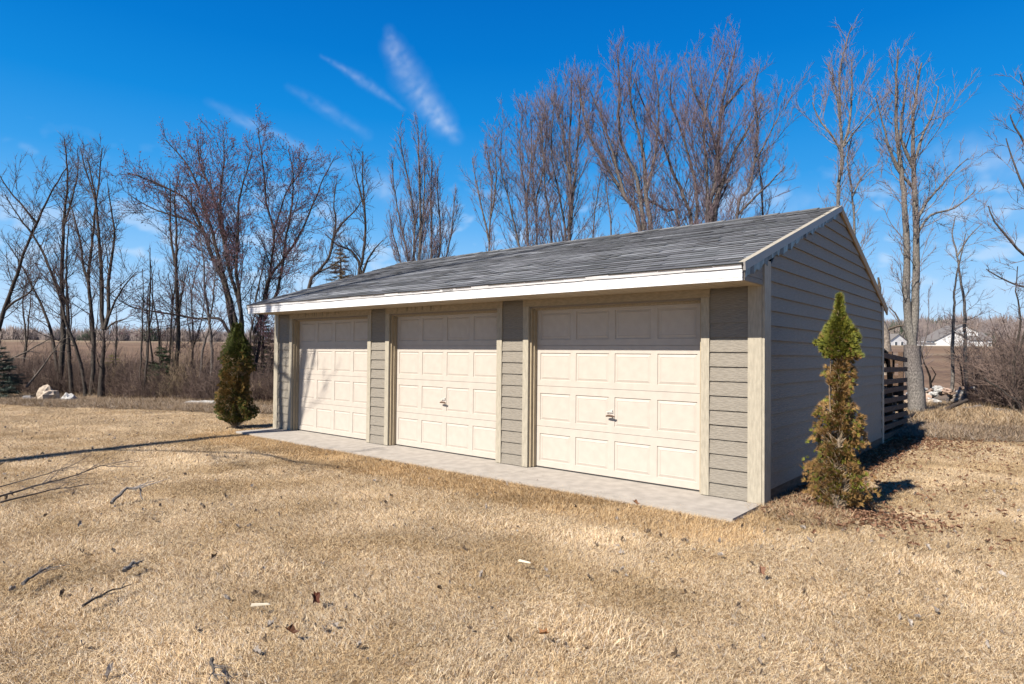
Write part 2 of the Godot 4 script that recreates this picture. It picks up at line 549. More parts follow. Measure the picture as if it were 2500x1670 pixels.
func make_door(g: Node3D, x0: float, x1: float, which: int) -> void:
	var b: Buf
	for x in [[x0 - 0.095, x0], [x1, x1 + 0.095]]:
		b = Buf.new()
		b.box(Vector3(x[0], 0.012, -0.011), Vector3(x[1], 2.193, 0.020 + 0.001 * which))
		put(b.mesh(), "door_trim", M.trim, g)
	# header board, streaked where the roof has dripped
	b = Buf.new()
	var hx0 := x0 - 0.098
	var hx1 := x1 + 0.098
	var n := 110
	var tone := []
	for k in n + 1:
		var s := 1.0
		if which < 2 and rnd.randf() < 0.2 and k > 12 and k < 75:
			s = rnd.randf_range(0.35, 0.8)
		tone.append(s)
	for k in n:
		var xa := lerpf(hx0, hx1, float(k) / n)
		var xb := lerpf(hx0, hx1, float(k + 1) / n)
		var z := 0.0225
		var i0 := b.v.size()
		for p in [[xa, 2.195, 0], [xb, 2.195, 1], [xb, 2.24, 2], [xa, 2.24, 3], [xb, 2.291, 4], [xa, 2.291, 5]]:
			b.v.push_back(Vector3(p[0], p[1], z))
			b.n.push_back(Vector3(0, 0, 1))
			var s: float = tone[k + 1] if p[2] in [1, 2, 4] else tone[k]
			s = 1.0 if p[1] < 2.2 else (lerpf(s, 1.0, 0.35) if p[1] < 2.25 else s)
			b.c.push_back(Color(s, s * 0.97, s * 0.93))
		b.i.append_array([i0, i0 + 2, i0 + 1, i0, i0 + 3, i0 + 2, i0 + 3, i0 + 4, i0 + 2, i0 + 3, i0 + 5, i0 + 4])
	b.box(Vector3(hx0, 2.195, -0.011), Vector3(hx1, 2.291, 0.0222))
	put(b.mesh(), "header_board", M.header, g)
	for s in [0, 1, 2]:   # stepped jambs on the left, right and top
		b = Buf.new()
		if s == 2:
			b.box(Vector3(x0 + 0.001, 2.168, -0.118), Vector3(x1 - 0.001, 2.194, -0.018))
			b.box(Vector3(x0 + 0.03, 2.146, -0.118), Vector3(x1 - 0.03, 2.167, -0.07))
		else:
			var e := x0 if s == 0 else x1
			var w := 1.0 if s == 0 else -1.0
			b.box(Vector3(minf(e + 0.001 * w, e + 0.026 * w), 0.013, -0.118), Vector3(maxf(e + 0.001 * w, e + 0.026 * w), 2.167, -0.018))
			b.box(Vector3(minf(e + 0.027 * w, e + 0.046 * w), 0.013, -0.118), Vector3(maxf(e + 0.027 * w, e + 0.046 * w), 2.145, -0.062))
		put(b.mesh(), "jamb", M.jamb, g)
	# the sectional door itself
	var dx0 := x0 + 0.028
	var dx1 := x1 - 0.028
	var face := -0.122
	b = Buf.new()
	b.box(Vector3(dx0, 0.02, face - 0.055), Vector3(dx1, 2.2, face - 0.03))
	var door := put(b.mesh(), "garage_door", M.door, g)
	if which == 0:
		door.set_meta("label", "left garage door, striped by tree shadow")
	var hs := 0.5475
	var wide := dx1 - dx0
	for r in 4:
		var y0 := 0.024 + hs * r
		var y1 := y0 + hs - 0.004
		var holes := []
		for c in 4:
			var px := dx0 + 0.075 + c * (wide - 0.15 + 0.085) / 4.0
			holes.append([px, px + (wide - 0.15 + 0.085) / 4.0 - 0.085])
		var hy0 := y0 + 0.078
		var hy1 := y1 - 0.098
		b = Buf.new()
		var back := face - 0.03
		var cuts := [dx0]
		for h in holes:
			cuts.append_array(h)
		cuts.append(dx1)
		var f := Vector3(0, 0, 1)
		# rails and stiles
		b.quad(Vector3(dx0, y0, face), Vector3(dx1, y0, face), Vector3(dx1, hy0, face), Vector3(dx0, hy0, face), f)
		b.quad(Vector3(dx0, hy1, face), Vector3(dx1, hy1, face), Vector3(dx1, y1, face), Vector3(dx0, y1, face), f)
		for k in 5:
			b.quad(Vector3(cuts[2 * k], hy0, face), Vector3(cuts[2 * k + 1], hy0, face), Vector3(cuts[2 * k + 1], hy1, face), Vector3(cuts[2 * k], hy1, face), f)
		b.quad(Vector3(dx0, y1, face), Vector3(dx1, y1, face), Vector3(dx1, y1, back), Vector3(dx0, y1, back), Vector3.UP)
		b.quad(Vector3(dx0, y0, face), Vector3(dx1, y0, face), Vector3(dx1, y0, back), Vector3(dx0, y0, back), Vector3.DOWN)
		b.quad(Vector3(dx0, y0, face), Vector3(dx0, y1, face), Vector3(dx0, y1, back), Vector3(dx0, y0, back), Vector3.LEFT)
		b.quad(Vector3(dx1, y0, face), Vector3(dx1, y1, face), Vector3(dx1, y1, back), Vector3(dx1, y0, back), Vector3.RIGHT)
		put(b.mesh(), "section", M.door, door)
		for h in holes:
			var pn := Buf.new()
			var rings := [[0.0, 0.0], [0.003, -0.009], [0.009, -0.010], [0.042, -0.0015], [0.046, -0.0045], [0.052, -0.004]]
			for k in rings.size() - 1:
				var o: float = rings[k][0]
				var q: float = rings[k + 1][0]
				var zo: float = face + rings[k][1]
				var zq: float = face + rings[k + 1][1]
				var A := [Vector3(h[0] + o, hy0 + o, zo), Vector3(h[1] - o, hy0 + o, zo), Vector3(h[1] - o, hy1 - o, zo), Vector3(h[0] + o, hy1 - o, zo)]
				var B := [Vector3(h[0] + q, hy0 + q, zq), Vector3(h[1] - q, hy0 + q, zq), Vector3(h[1] - q, hy1 - q, zq), Vector3(h[0] + q, hy1 - q, zq)]
				for e in 4:
					pn.quad(A[e], A[(e + 1) % 4], B[(e + 1) % 4], B[e], f)
			var zi := face - 0.004
			pn.quad(Vector3(h[0] + 0.052, hy0 + 0.052, zi), Vector3(h[1] - 0.052, hy0 + 0.052, zi), Vector3(h[1] - 0.052, hy1 - 0.052, zi), Vector3(h[0] + 0.052, hy1 - 0.052, zi), f)
			put(pn.mesh(), "raised_panel", M.door, door)
	b = Buf.new()
	b.box(Vector3(dx0, 0.006, face - 0.045), Vector3(dx1, 0.022, face - 0.006))
	put(b.mesh(), "bottom_seal", M.rubber, door)
	if which > 0:
		var cx := (dx0 + dx1) * 0.5 + 0.01
		b = Buf.new()
		b.tube(PackedVector3Array([Vector3(cx, 0.785, face), Vector3(cx, 0.785, face + 0.045)]), PackedFloat32Array([0.009, 0.009]), 8, Color.WHITE, Color.WHITE)
		b.tube(PackedVector3Array([Vector3(cx - 0.062, 0.779, face + 0.045), Vector3(cx - 0.03, 0.787, face + 0.052), Vector3(cx, 0.789, face + 0.056), Vector3(cx + 0.03, 0.785, face + 0.052), Vector3(cx + 0.062, 0.777, face + 0.045)]), PackedFloat32Array([0.008, 0.013, 0.014, 0.013, 0.008]), 8, Color.WHITE, Color.WHITE, true)
		put(b.mesh(), "handle", M.rust, door)
		b = Buf.new()
		b.tube(PackedVector3Array([Vector3(cx, 0.848, face), Vector3(cx, 0.848, face + 0.018)]), PackedFloat32Array([0.015, 0.013]), 10, Color.WHITE, Color.WHITE, true)
		b.box(Vector3(cx - 0.075, 0.824, face + 0.003), Vector3(cx + 0.015, 0.836, face + 0.014))
		put(b.mesh(), "latch", M.latch, door)


func make_roof(g: Node3D) -> void:
	var b := Buf.new()
	var xl := -9.72
	var xr := 0.012
	for s in [[0.60, -3.2], [-3.2, -6.6]]:   # deck
		var a := Vector3(0, roof_y(s[0]) - 0.012, s[0])
		var e := Vector3(0, roof_y(s[1]) - 0.012, s[1])
		var dn := Vector3(0, -0.03, 0)
		b.hexa([Vector3(xl, a.y, a.z) + dn, Vector3(xr, a.y, a.z) + dn, Vector3(xr, e.y, e.z) + dn, Vector3(xl, e.y, e.z) + dn, Vector3(xl, a.y, a.z), Vector3(xr, a.y, a.z), Vector3(xr, e.y, e.z), Vector3(xl, e.y, e.z)])
	var roof := put(b.mesh(), "roof", M.core, g)
	# shingles: the nearest 300 each on their own, the rest and the back slope as one layer
	var slope := Vector3(0, 0.3295, -1.0).normalized()
	var up := Vector3(0, 1.0, 0.3295).normalized()
	var courses := 28
	var run := (Vector3(0, roof_y(-3.2), -3.2) - Vector3(0, roof_y(0.635), 0.635)).length()
	var expo := run / courses
	var tabs := []
	var worn := FastNoiseLite.new()
	worn.seed = 44
	worn.frequency = 0.35
	for k in courses:
		var tone_row := rnd.randf_range(-0.35, 0.35)
		var x := xr + 0.006
		var first := true
		while x > xl:
			var w: float = 0.305 if not first else [0.305, 0.2, 0.1][k % 3]
			first = false
			var x2 := maxf(x - w, xl - 0.006)
			var q := worn.get_noise_2d(x * 0.9, k * 23.7) * 0.6 + tone_row * 0.6 + rnd.randf_range(-0.13, 0.13)
			var shade := 0.18 * exp(q * 1.5)
			tabs.append([k, x2 + 0.002, x - 0.002, Color(shade * 0.95, shade * 0.985, shade * 1.06), rnd.randf_range(0.006, 0.012), rnd.randf_range(-0.005, 0.005)])
			x -= w
	var from := Vector3(0, roof_y(0.635), 0.635) - up * 0.006
	var near := tabs.duplicate()
	near.sort_custom(func(p, q): return p[2] - p[0] * 0.02 > q[2] - q[0] * 0.02)
	var alone := {}
	for k in 300:
		alone[near[k]] = true
	var rest := Buf.new()
	for t in tabs:
		var w: Buf = Buf.new() if alone.has(t) else rest
		var lo: Vector3 = from + slope * (expo * t[0] + t[5])
		var hi: Vector3 = from + slope * (expo * (t[0] + 1.35))
		var th: Vector3 = up * (t[4] + 0.004)
		var th2 := up * 0.0035
		var A := Vector3(t[1], 0, 0)
		var B := Vector3(t[2], 0, 0)
		var curl: Vector3 = up * maxf(0.0, t[5]) * 1.6
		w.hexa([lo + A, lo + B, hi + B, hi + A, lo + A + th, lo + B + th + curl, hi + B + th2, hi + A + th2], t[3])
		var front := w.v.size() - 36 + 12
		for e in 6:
			w.c[front + e] = t[3] * 0.3  # butt face: dark cut edge, with the course shadow line painted into its colour
		if w != rest:
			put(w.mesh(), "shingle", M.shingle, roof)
	# the back slope, hidden from the lawn
	rest.hexa([Vector3(xl, roof_y(-6.6) - 0.01, -6.6), Vector3(xr, roof_y(-6.6) - 0.01, -6.6), Vector3(xr, roof_y(-3.2) - 0.01, -3.21), Vector3(xl, roof_y(-3.2) - 0.01, -3.21), Vector3(xl, roof_y(-6.6) + 0.012, -6.61), Vector3(xr, roof_y(-6.6) + 0.012, -6.61), Vector3(xr, roof_y(-3.2) + 0.012, -3.21), Vector3(xl, roof_y(-3.2) + 0.012, -3.21)], Color(0.16, 0.165, 0.175))
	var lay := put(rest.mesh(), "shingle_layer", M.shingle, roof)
	lay.set_meta("kind", "stuff")
	# ridge caps
	var x := xr
	while x > xl:
		b = Buf.new()
		var x2 := maxf(x - 0.28, xl)
		var yr := roof_y(-3.2) + rnd.randf_range(0.008, 0.016)
		var sh := rnd.randf_range(0.13, 0.24)
		for s in [1.0, -1.0]:
			b.hexa([Vector3(x2, yr - 0.048, -3.2 + 0.13 * s), Vector3(x, yr - 0.045, -3.2 + 0.13 * s), Vector3(x, yr + 0.002, -3.2), Vector3(x2, yr - 0.004, -3.2), Vector3(x2, yr - 0.042, -3.2 + 0.13 * s), Vector3(x, yr - 0.037, -3.2 + 0.13 * s), Vector3(x, yr + 0.010, -3.2), Vector3(x2, yr + 0.002, -3.2)], Color(sh, sh * 1.02, sh * 1.06))
		put(b.mesh(), "ridge_cap", M.shingle, roof)
		x -= 0.28
	# eave: white aluminium fascia in three ribs with a wavering drip edge above
	var fx0 := -9.70
	var fx1 := 0.0
	for y in [[2.288, 2.317], [2.321, 2.362], [2.3655, 2.402]]:
		b = Buf.new()
		b.box(Vector3(fx0, y[0], 0.575), Vector3(fx1, y[1], 0.602))
		put(b.mesh(), "fascia", M.fascia, g)
	b = Buf.new()
	b.box(Vector3(fx0 + 0.004, 2.29, 0.57), Vector3(fx1 - 0.004, 2.40, 0.598))
	put(b.mesh(), "fascia_backing", M.gap, g)
	var xs := []
	x = fx0
	while x < fx1:
		xs.append([x, rnd.randf_range(-0.004, 0.005), rnd.randf_range(0.0, 0.006)])
		x += rnd.randf_range(0.16, 0.5)
	xs.append([fx1, 0.0, 0.002])
	for seg in [[fx0, -4.05], [-4.05, fx1]]:
		b = Buf.new()
		for k in xs.size() - 1:
			var p = xs[k]
			var q = xs[k + 1]
			if p[0] < seg[0] - 0.3 or q[0] > seg[1] + 0.5 or (p[0] >= seg[1] - 0.01) or q[0] <= seg[0]:
				continue
			var low0: float = 2.4045 + p[2]
			var low1: float = 2.4045 + q[2]
			b.hexa([Vector3(p[0], low0, 0.59), Vector3(q[0], low1, 0.59), Vector3(q[0], low1, 0.614 + q[1]), Vector3(p[0], low0, 0.614 + p[1]), Vector3(p[0], 2.452 + p[1] * 0.7, 0.59), Vector3(q[0], 2.452 + q[1] * 0.7, 0.59), Vector3(q[0], 2.452 + q[1] * 0.7, 0.628), Vector3(p[0], 2.452 + p[1] * 0.7, 0.628)])
		put(b.mesh(), "drip_edge", M.fascia, g)
	# vinyl soffit in narrow beaded strips
	x = fx0
	while x < -0.02:
		var x2 := minf(x + 0.1, -0.004)
		b = Buf.new()
		var y := 2.289 + rnd.randf_range(-0.003, 0.001)
		b.box(Vector3(x + 0.0022, y, 0.012 + rnd.randf_range(0.0, 0.012)), Vector3(x2 - 0.0022, 2.304, 0.574))
		put(b.mesh(), "soffit_strip", M.soffit, g)
		x += 0.1
	b = Buf.new()
	b.box(Vector3(fx0, 2.306, 0.0), Vector3(-0.004, 2.312, 0.574))
	put(b.mesh(), "soffit_backing", M.gap, g)
	# boxed end of the eave
	for q in [[2.291, 2.345, 0.0105], [2.349, 2.50, 0.008]]:
		b = Buf.new()
		var hi0: float = minf(q[1], roof_y(0.57) - 0.06)
		var hi1: float = minf(q[1], roof_y(0.03) - 0.06)
		b.hexa([Vector3(-0.006, q[0], 0.03), Vector3(q[2], q[0], 0.03), Vector3(q[2], q[0], 0.565), Vector3(-0.006, q[0], 0.565), Vector3(-0.006, hi1, 0.03), Vector3(q[2] - 0.004, hi1, 0.03), Vector3(q[2] - 0.004, hi0, 0.565), Vector3(-0.006, hi0, 0.565)])
		put(b.mesh(), "siding_board", M.siding, g)
	# rake boards
	b = Buf.new()
	b.hexa([Vector3(0.012, roof_y(0.61) - 0.075, 0.606), Vector3(0.036, roof_y(0.61) - 0.075, 0.606), Vector3(0.036, roof_y(-3.2) - 0.075, -3.2), Vector3(0.012, roof_y(-3.2) - 0.075, -3.2), Vector3(0.012, roof_y(0.61) + 0.006, 0.62), Vector3(0.036, roof_y(0.61) + 0.006, 0.62), Vector3(0.036, roof_y(-3.2) + 0.006, -3.2), Vector3(0.012, roof_y(-3.2) + 0.006, -3.2)])
	put(b.mesh(), "rake_board", M.rake, g)
	b = Buf.new()
	b.hexa([Vector3(-0.03, roof_y(0.61) + 0.0065, 0.62), Vector3(0.037, roof_y(0.61) + 0.0065, 0.62), Vector3(0.037, roof_y(-3.2) + 0.0065, -3.2), Vector3(-0.03, roof_y(-3.2) + 0.0065, -3.2), Vector3(-0.03, roof_y(0.61) + 0.0085, 0.62), Vector3(0.037, roof_y(0.61) + 0.0095, 0.62), Vector3(0.037, roof_y(-3.2) + 0.0095, -3.2), Vector3(-0.03, roof_y(-3.2) + 0.0085, -3.2)])
	put(b.mesh(), "rake_cap", M.trim, g)  # lighter colour paints in the lit top edge of the rake board
	b = Buf.new()   # torn crumpled sheet hanging below it
	var z := 0.56
	var p0 := Vector3(0.02, roof_y(0.56) - 0.08, 0.56)
	var l0 := 0.08
	while z > -3.0:
		z -= rnd.randf_range(0.03, 0.09)
		var p1 := Vector3(rnd.randf_range(0.012, 0.034), roof_y(z) - 0.077, z)
		var l1 := rnd.randf_range(0.03, 0.10) * (1.0 if z > -1.2 else 0.7)
		var tone := rnd.randf_range(0.5, 2.4)
		b.hexa([p0 + Vector3(-0.012, -l0, 0.01), p0 + Vector3(-0.002, -l0, 0.01), p1 + Vector3(-0.002, -l1, 0), p1 + Vector3(-0.012, -l1, 0), p0 + Vector3(-0.01, 0.03, 0), p0 + Vector3(0.0, 0.0, 0), p1 + Vector3(0.0, 0.0, 0), p1 + Vector3(-0.01, 0.03, 0)], Color(tone, tone, tone))
		p0 = p1
		l0 = l1
	put(b.mesh(), "torn_flashing", M.torn, g)
	b = Buf.new()
	b.hexa([Vector3(0.012, roof_y(-6.6) - 0.12, -6.6), Vector3(0.036, roof_y(-6.6) - 0.12, -6.6), Vector3(0.036, roof_y(-3.2) - 0.11, -3.203), Vector3(0.012, roof_y(-3.2) - 0.11, -3.203), Vector3(0.012, roof_y(-6.6) + 0.012, -6.62), Vector3(0.036, roof_y(-6.6) + 0.012, -6.62), Vector3(0.036, roof_y(-3.2) + 0.005, -3.203), Vector3(0.012, roof_y(-3.2) + 0.005, -3.203)])
	put(b.mesh(), "rake_board", M.rake_back, g)
	b = Buf.new()
	b.hexa([Vector3(-9.745, roof_y(0.6) - 0.1, 0.6), Vector3(-9.722, roof_y(0.6) - 0.1, 0.6), Vector3(-9.722, roof_y(-3.2) - 0.1, -3.2), Vector3(-9.745, roof_y(-3.2) - 0.1, -3.2), Vector3(-9.745, roof_y(0.6), 0.61), Vector3(-9.722, roof_y(0.6), 0.61), Vector3(-9.722, roof_y(-3.2), -3.2), Vector3(-9.745, roof_y(-3.2), -3.2)])
	put(b.mesh(), "rake_board", M.rake, g)
	b = Buf.new()
	b.hexa([Vector3(-9.745, roof_y(-6.6) - 0.1, -6.6), Vector3(-9.722, roof_y(-6.6) - 0.1, -6.6), Vector3(-9.722, roof_y(-3.2) - 0.1, -3.203), Vector3(-9.745, roof_y(-3.2) - 0.1, -3.203), Vector3(-9.745, roof_y(-6.6), -6.61), Vector3(-9.722, roof_y(-6.6), -6.61), Vector3(-9.722, roof_y(-3.2), -3.203), Vector3(-9.745, roof_y(-3.2), -3.203)])
	put(b.mesh(), "rake_board", M.rake, g)


func apron_edge(x: float) -> float:
	var e := 0.72 + 0.10 * fine_noise.get_noise_2d(x * 2.0, 4.0) - 0.20 * smooth(-4.5, -2.6, x) + 0.2 * smooth(-1.4, -0.4, x)
	return e * (1.0 - 0.85 * smooth(-0.22, 0.02, x)) * (0.75 + 0.25 * smooth(-9.8, -9.0, x))


func make_apron() -> void:
	var b := Buf.new()
	for s in [[-9.72, -6.2], [-6.196, -3.02], [-3.016, -0.01]]:
		b.box(Vector3(s[0], -0.16, -0.2), Vector3(s[1], 0.004, 0.80))
	var o := put(b.mesh(), "path", M.concrete, self)
	tag(o, "narrow concrete apron along the foot of the garage doors", "path", "", "structure")


# ---------------------------------------------------------------- far off
func gable(b: Buf, x0: float, x1: float, y0: float, ye: float, yp: float, z0: float, z1: float) -> void:
	var m := (x0 + x1) * 0.5
	b.box(Vector3(x0, y0, z0), Vector3(x1, ye, z1))
	b.hexa([Vector3(x0, ye, z0), Vector3(x1, ye, z0), Vector3(x1, ye, z1), Vector3(x0, ye, z1), Vector3(m - 0.01, yp, z0), Vector3(m + 0.01, yp, z0), Vector3(m + 0.01, yp, z1), Vector3(m - 0.01, yp, z1)])


func gable_roof(b: Buf, x0: float, x1: float, ye: float, yp: float, z0: float, z1: float) -> void:
	var m := (x0 + x1) * 0.5
	for s in [[x0 - 0.3, -1.0], [x1 + 0.3, 1.0]]:
		b.hexa([Vector3(s[0], ye - 0.1, z0 - 0.3), Vector3(m, yp + 0.02, z0 - 0.3), Vector3(m, yp + 0.02, z1 + 0.25), Vector3(s[0], ye - 0.1, z1 + 0.25), Vector3(s[0], ye + 0.1, z0 - 0.3), Vector3(m, yp + 0.22, z0 - 0.3), Vector3(m, yp + 0.22, z1 + 0.25), Vector3(s[0], ye + 0.1, z1 + 0.25)])


func window_on(t: Node3D, x: float, y: float, w: float, h: float, z: float) -> void:
	var b := Buf.new()
	b.box(Vector3(x - w / 2 - 0.12, y - 0.12, z), Vector3(x + w / 2 + 0.12, y + h + 0.12, z + 0.06))
	var f := put(b.mesh(), "window", M.house_wall, t)
	b = Buf.new()
	b.box(Vector3(x - w / 2, y, z + 0.05), Vector3(x + w / 2, y + h, z + 0.075))
	put(b.mesh(), "pane", M.house_glass, f)


func make_far() -> void:
	var turn := atan2(ACROSS.z, ACROSS.x) * -1.0
	# the white house: x right along its front, z towards us
	var at := spot(205.0, 0.0) + ACROSS * 143.5
	at.y = 4.6
	var h := thing("white_house", "large white house with two front gables and grey roofs beyond the field", "house", at, turn)
	var b := Buf.new()
	gable(b, -6.5, 3.9, -1.0, 2.9, 5.6, -9.0, 0.0)
	gable(b, -1.0, 8.5, -1.0, 5.6, 7.9, -10.0, -2.5)
	b.box(Vector3(3.0, -1.0, -8.0), Vector3(11.6, 3.0, -0.6))
	b.box(Vector3(-9.2, -1.0, -7.0), Vector3(-6.4, 2.5, -0.8))
	put(b.mesh(), "wall", M.house_wall, h)
	b = Buf.new()
	gable_roof(b, -6.5, 3.9, 2.9, 5.6, -9.0, 0.0)
	gable_roof(b, -1.0, 8.5, 5.6, 7.9, -10.0, -2.5)
	b.hexa([Vector3(3.9, 3.0, -0.2), Vector3(12.0, 3.0, -0.2), Vector3(11.4, 5.7, -5.0), Vector3(2.5, 5.7, -5.0), Vector3(3.9, 3.15, -0.2), Vector3(12.0, 3.15, -0.2), Vector3(11.4, 5.85, -5.0), Vector3(2.5, 5.85, -5.0)])
	b.hexa([Vector3(-9.5, 2.5, -0.5), Vector3(-6.3, 2.5, -0.5), Vector3(-6.3, 3.8, -4.0), Vector3(-9.0, 3.8, -4.0), Vector3(-9.5, 2.62, -0.5), Vector3(-6.3, 2.62, -0.5), Vector3(-6.3, 3.95, -4.0), Vector3(-9.0, 3.95, -4.0)])
	put(b.mesh(), "roof", M.house_roof, h)
	window_on(h, -8.2, 1.1, 0.7, 1.1, -0.79)
	window_on(h, -7.2, 1.1, 0.7, 1.1, -0.79)
	window_on(h, -1.3, 1.6, 0.7, 0.9, 0.01)
	window_on(h, 10.9, 1.0, 0.8, 1.2, -0.59)
	at = spot(205.0, 0.0) + ACROSS * 124.6
	at.y = 4.6
	h = thing("small_white_house", "small white house seen between the stump and the pale forked tree", "house", at, turn + 0.35)
	b = Buf.new()
	gable(b, -3.4, 3.6, -1.0, 2.6, 4.6, -8.0, 0.0)
	put(b.mesh(), "wall", M.house_wall, h)
	b = Buf.new()
	gable_roof(b, -3.4, 3.6, 2.6, 4.6, -8.0, 0.0)
	put(b.mesh(), "roof", M.house_roof, h)
	window_on(h, -1.2, 0.9, 0.9, 1.2, 0.01)
	window_on(h, 1.5, 0.9, 0.9, 1.2, 0.01)
	at = spot(203.0, 0.0) + ACROSS * 132.5
	at.y = 4.7
	h = thing("low_shed", "low pale shed with grey roof left of the large white house", "shed", at, turn)
	b = Buf.new()
	b.box(Vector3(-2.8, -1.0, -4.0), Vector3(2.8, 1.4, 0.0))
	put(b.mesh(), "wall", M.house_wall, h)
	b = Buf.new()
	b.hexa([Vector3(-3.0, 1.4, 0.2), Vector3(3.0, 1.4, 0.2), Vector3(3.0, 2.1, -4.2), Vector3(-3.0, 2.1, -4.2), Vector3(-3.0, 1.55, 0.2), Vector3(3.0, 1.55, 0.2), Vector3(3.0, 2.25, -4.2), Vector3(-3.0, 2.25, -4.2)])
	put(b.mesh(), "roof", M.house_roof, h)
	# woods on the skyline
	b = Buf.new()
	for k in 150:
		var a := rnd.randf() * TAU
		var r := rnd.randf() * 2.4
		var p := Vector3(cos(a) * r, rnd.randf_range(0.0, 3.0), sin(a) * r)
		var q := p + Vector3(cos(a) * rnd.randf() * 1.4, rnd.randf_range(1.0, 2.6), sin(a) * rnd.randf() * 1.4)
		var tone := rnd.randf_range(0.8, 1.2)
		b.spike(p, q, rnd.randf_range(0.05, 0.13), Color(tone, tone, tone), Color(tone, tone, tone))
	var where := []
	var tints := []
	for k in 1500:
		var s := rnd.randf_range(-270.0, 320.0)
		var d := rnd.randf_range(225.0, 300.0)
		if s > 60.0:
			d = rnd.randf_range(218.0, 330.0)
		if s < 20.0 and rnd.randf() < 0.25:
			continue
		var p := spot(d, s)
		var sc := rnd.randf_range(0.7, 1.35) * (1.0 + 0.45 * patch_noise.get_noise_2d(s * 0.8, 7.0)) * (1.15 if s > 40.0 else 0.95)
		where.append(Transform3D(Basis(Vector3.UP, rnd.randf() * TAU).scaled(Vector3(sc, sc * rnd.randf_range(0.9, 1.25), sc)), p - Vector3(0, 0.3, 0)))
		tints.append(Color(0.125, 0.105, 0.105).lerp(Color(0.19, 0.155, 0.14), rnd.randf()) if rnd.randf() > 0.08 else Color(0.03, 0.042, 0.028))
	var o := many(b.mesh(), "distant_woodland", M.twig, self, where, tints)
	tag(o, "low grey brown woodland along the skyline past the field", "woodland", "", "stuff")


# ---------------------------------------------------------------- trees
func curve(flat: Array, step: float, pre: Transform3D, dz: Callable) -> PackedVector3Array:
	var c := Curve3D.new()
	var n := flat.size() / 2
	var pts := []
	for k in n:
		pts.append(Vector3(flat[2 * k], flat[2 * k + 1], dz.call(flat[2 * k], flat[2 * k + 1])))
	var out := PackedVector3Array()
	for k in n - 1:
		var p0: Vector3 = pts[maxi(k - 1, 0)]
		var p1: Vector3 = pts[k]
		var p2: Vector3 = pts[k + 1]
		var p3: Vector3 = pts[mini(k + 2, n - 1)]
		var seg := maxi(1, int(ceil(p1.distance_to(p2) / step)))
		for j in seg:
			out.push_back(pre * p1.cubic_interpolate(p2, p0, p3, float(j) / seg))
	out.push_back(pre * pts[n - 1])
	return out


func grow(b: Buf, from: Vector3, dir: Vector3, length: float, r: float, up: float, sides: int, seg: int, c0: Color, c1: Color) -> PackedVector3Array:
	var pts := PackedVector3Array([from])
	var rs := PackedFloat32Array([r])
	var d := dir
	for k in seg:
		d = (d + Vector3(rnd.randf_range(-0.12, 0.12), up * 1.3 / seg + rnd.randf_range(-0.07, 0.07), rnd.randf_range(-0.12, 0.12))).normalized()
		pts.push_back(pts[k] + d * length / seg)
		rs.push_back(lerpf(r, r * 0.3, float(k + 1) / seg))
	b.tube(pts, rs, sides, c0, c1)
	return pts


func sideways(d: Vector3, ang: float) -> Vector3:
	var s := d.cross(Vector3(rnd.randf_range(-1, 1), rnd.randf_range(-1, 1), rnd.randf_range(-1, 1)))
	return (d * cos(ang) + s.normalized() * sin(ang)).normalized()


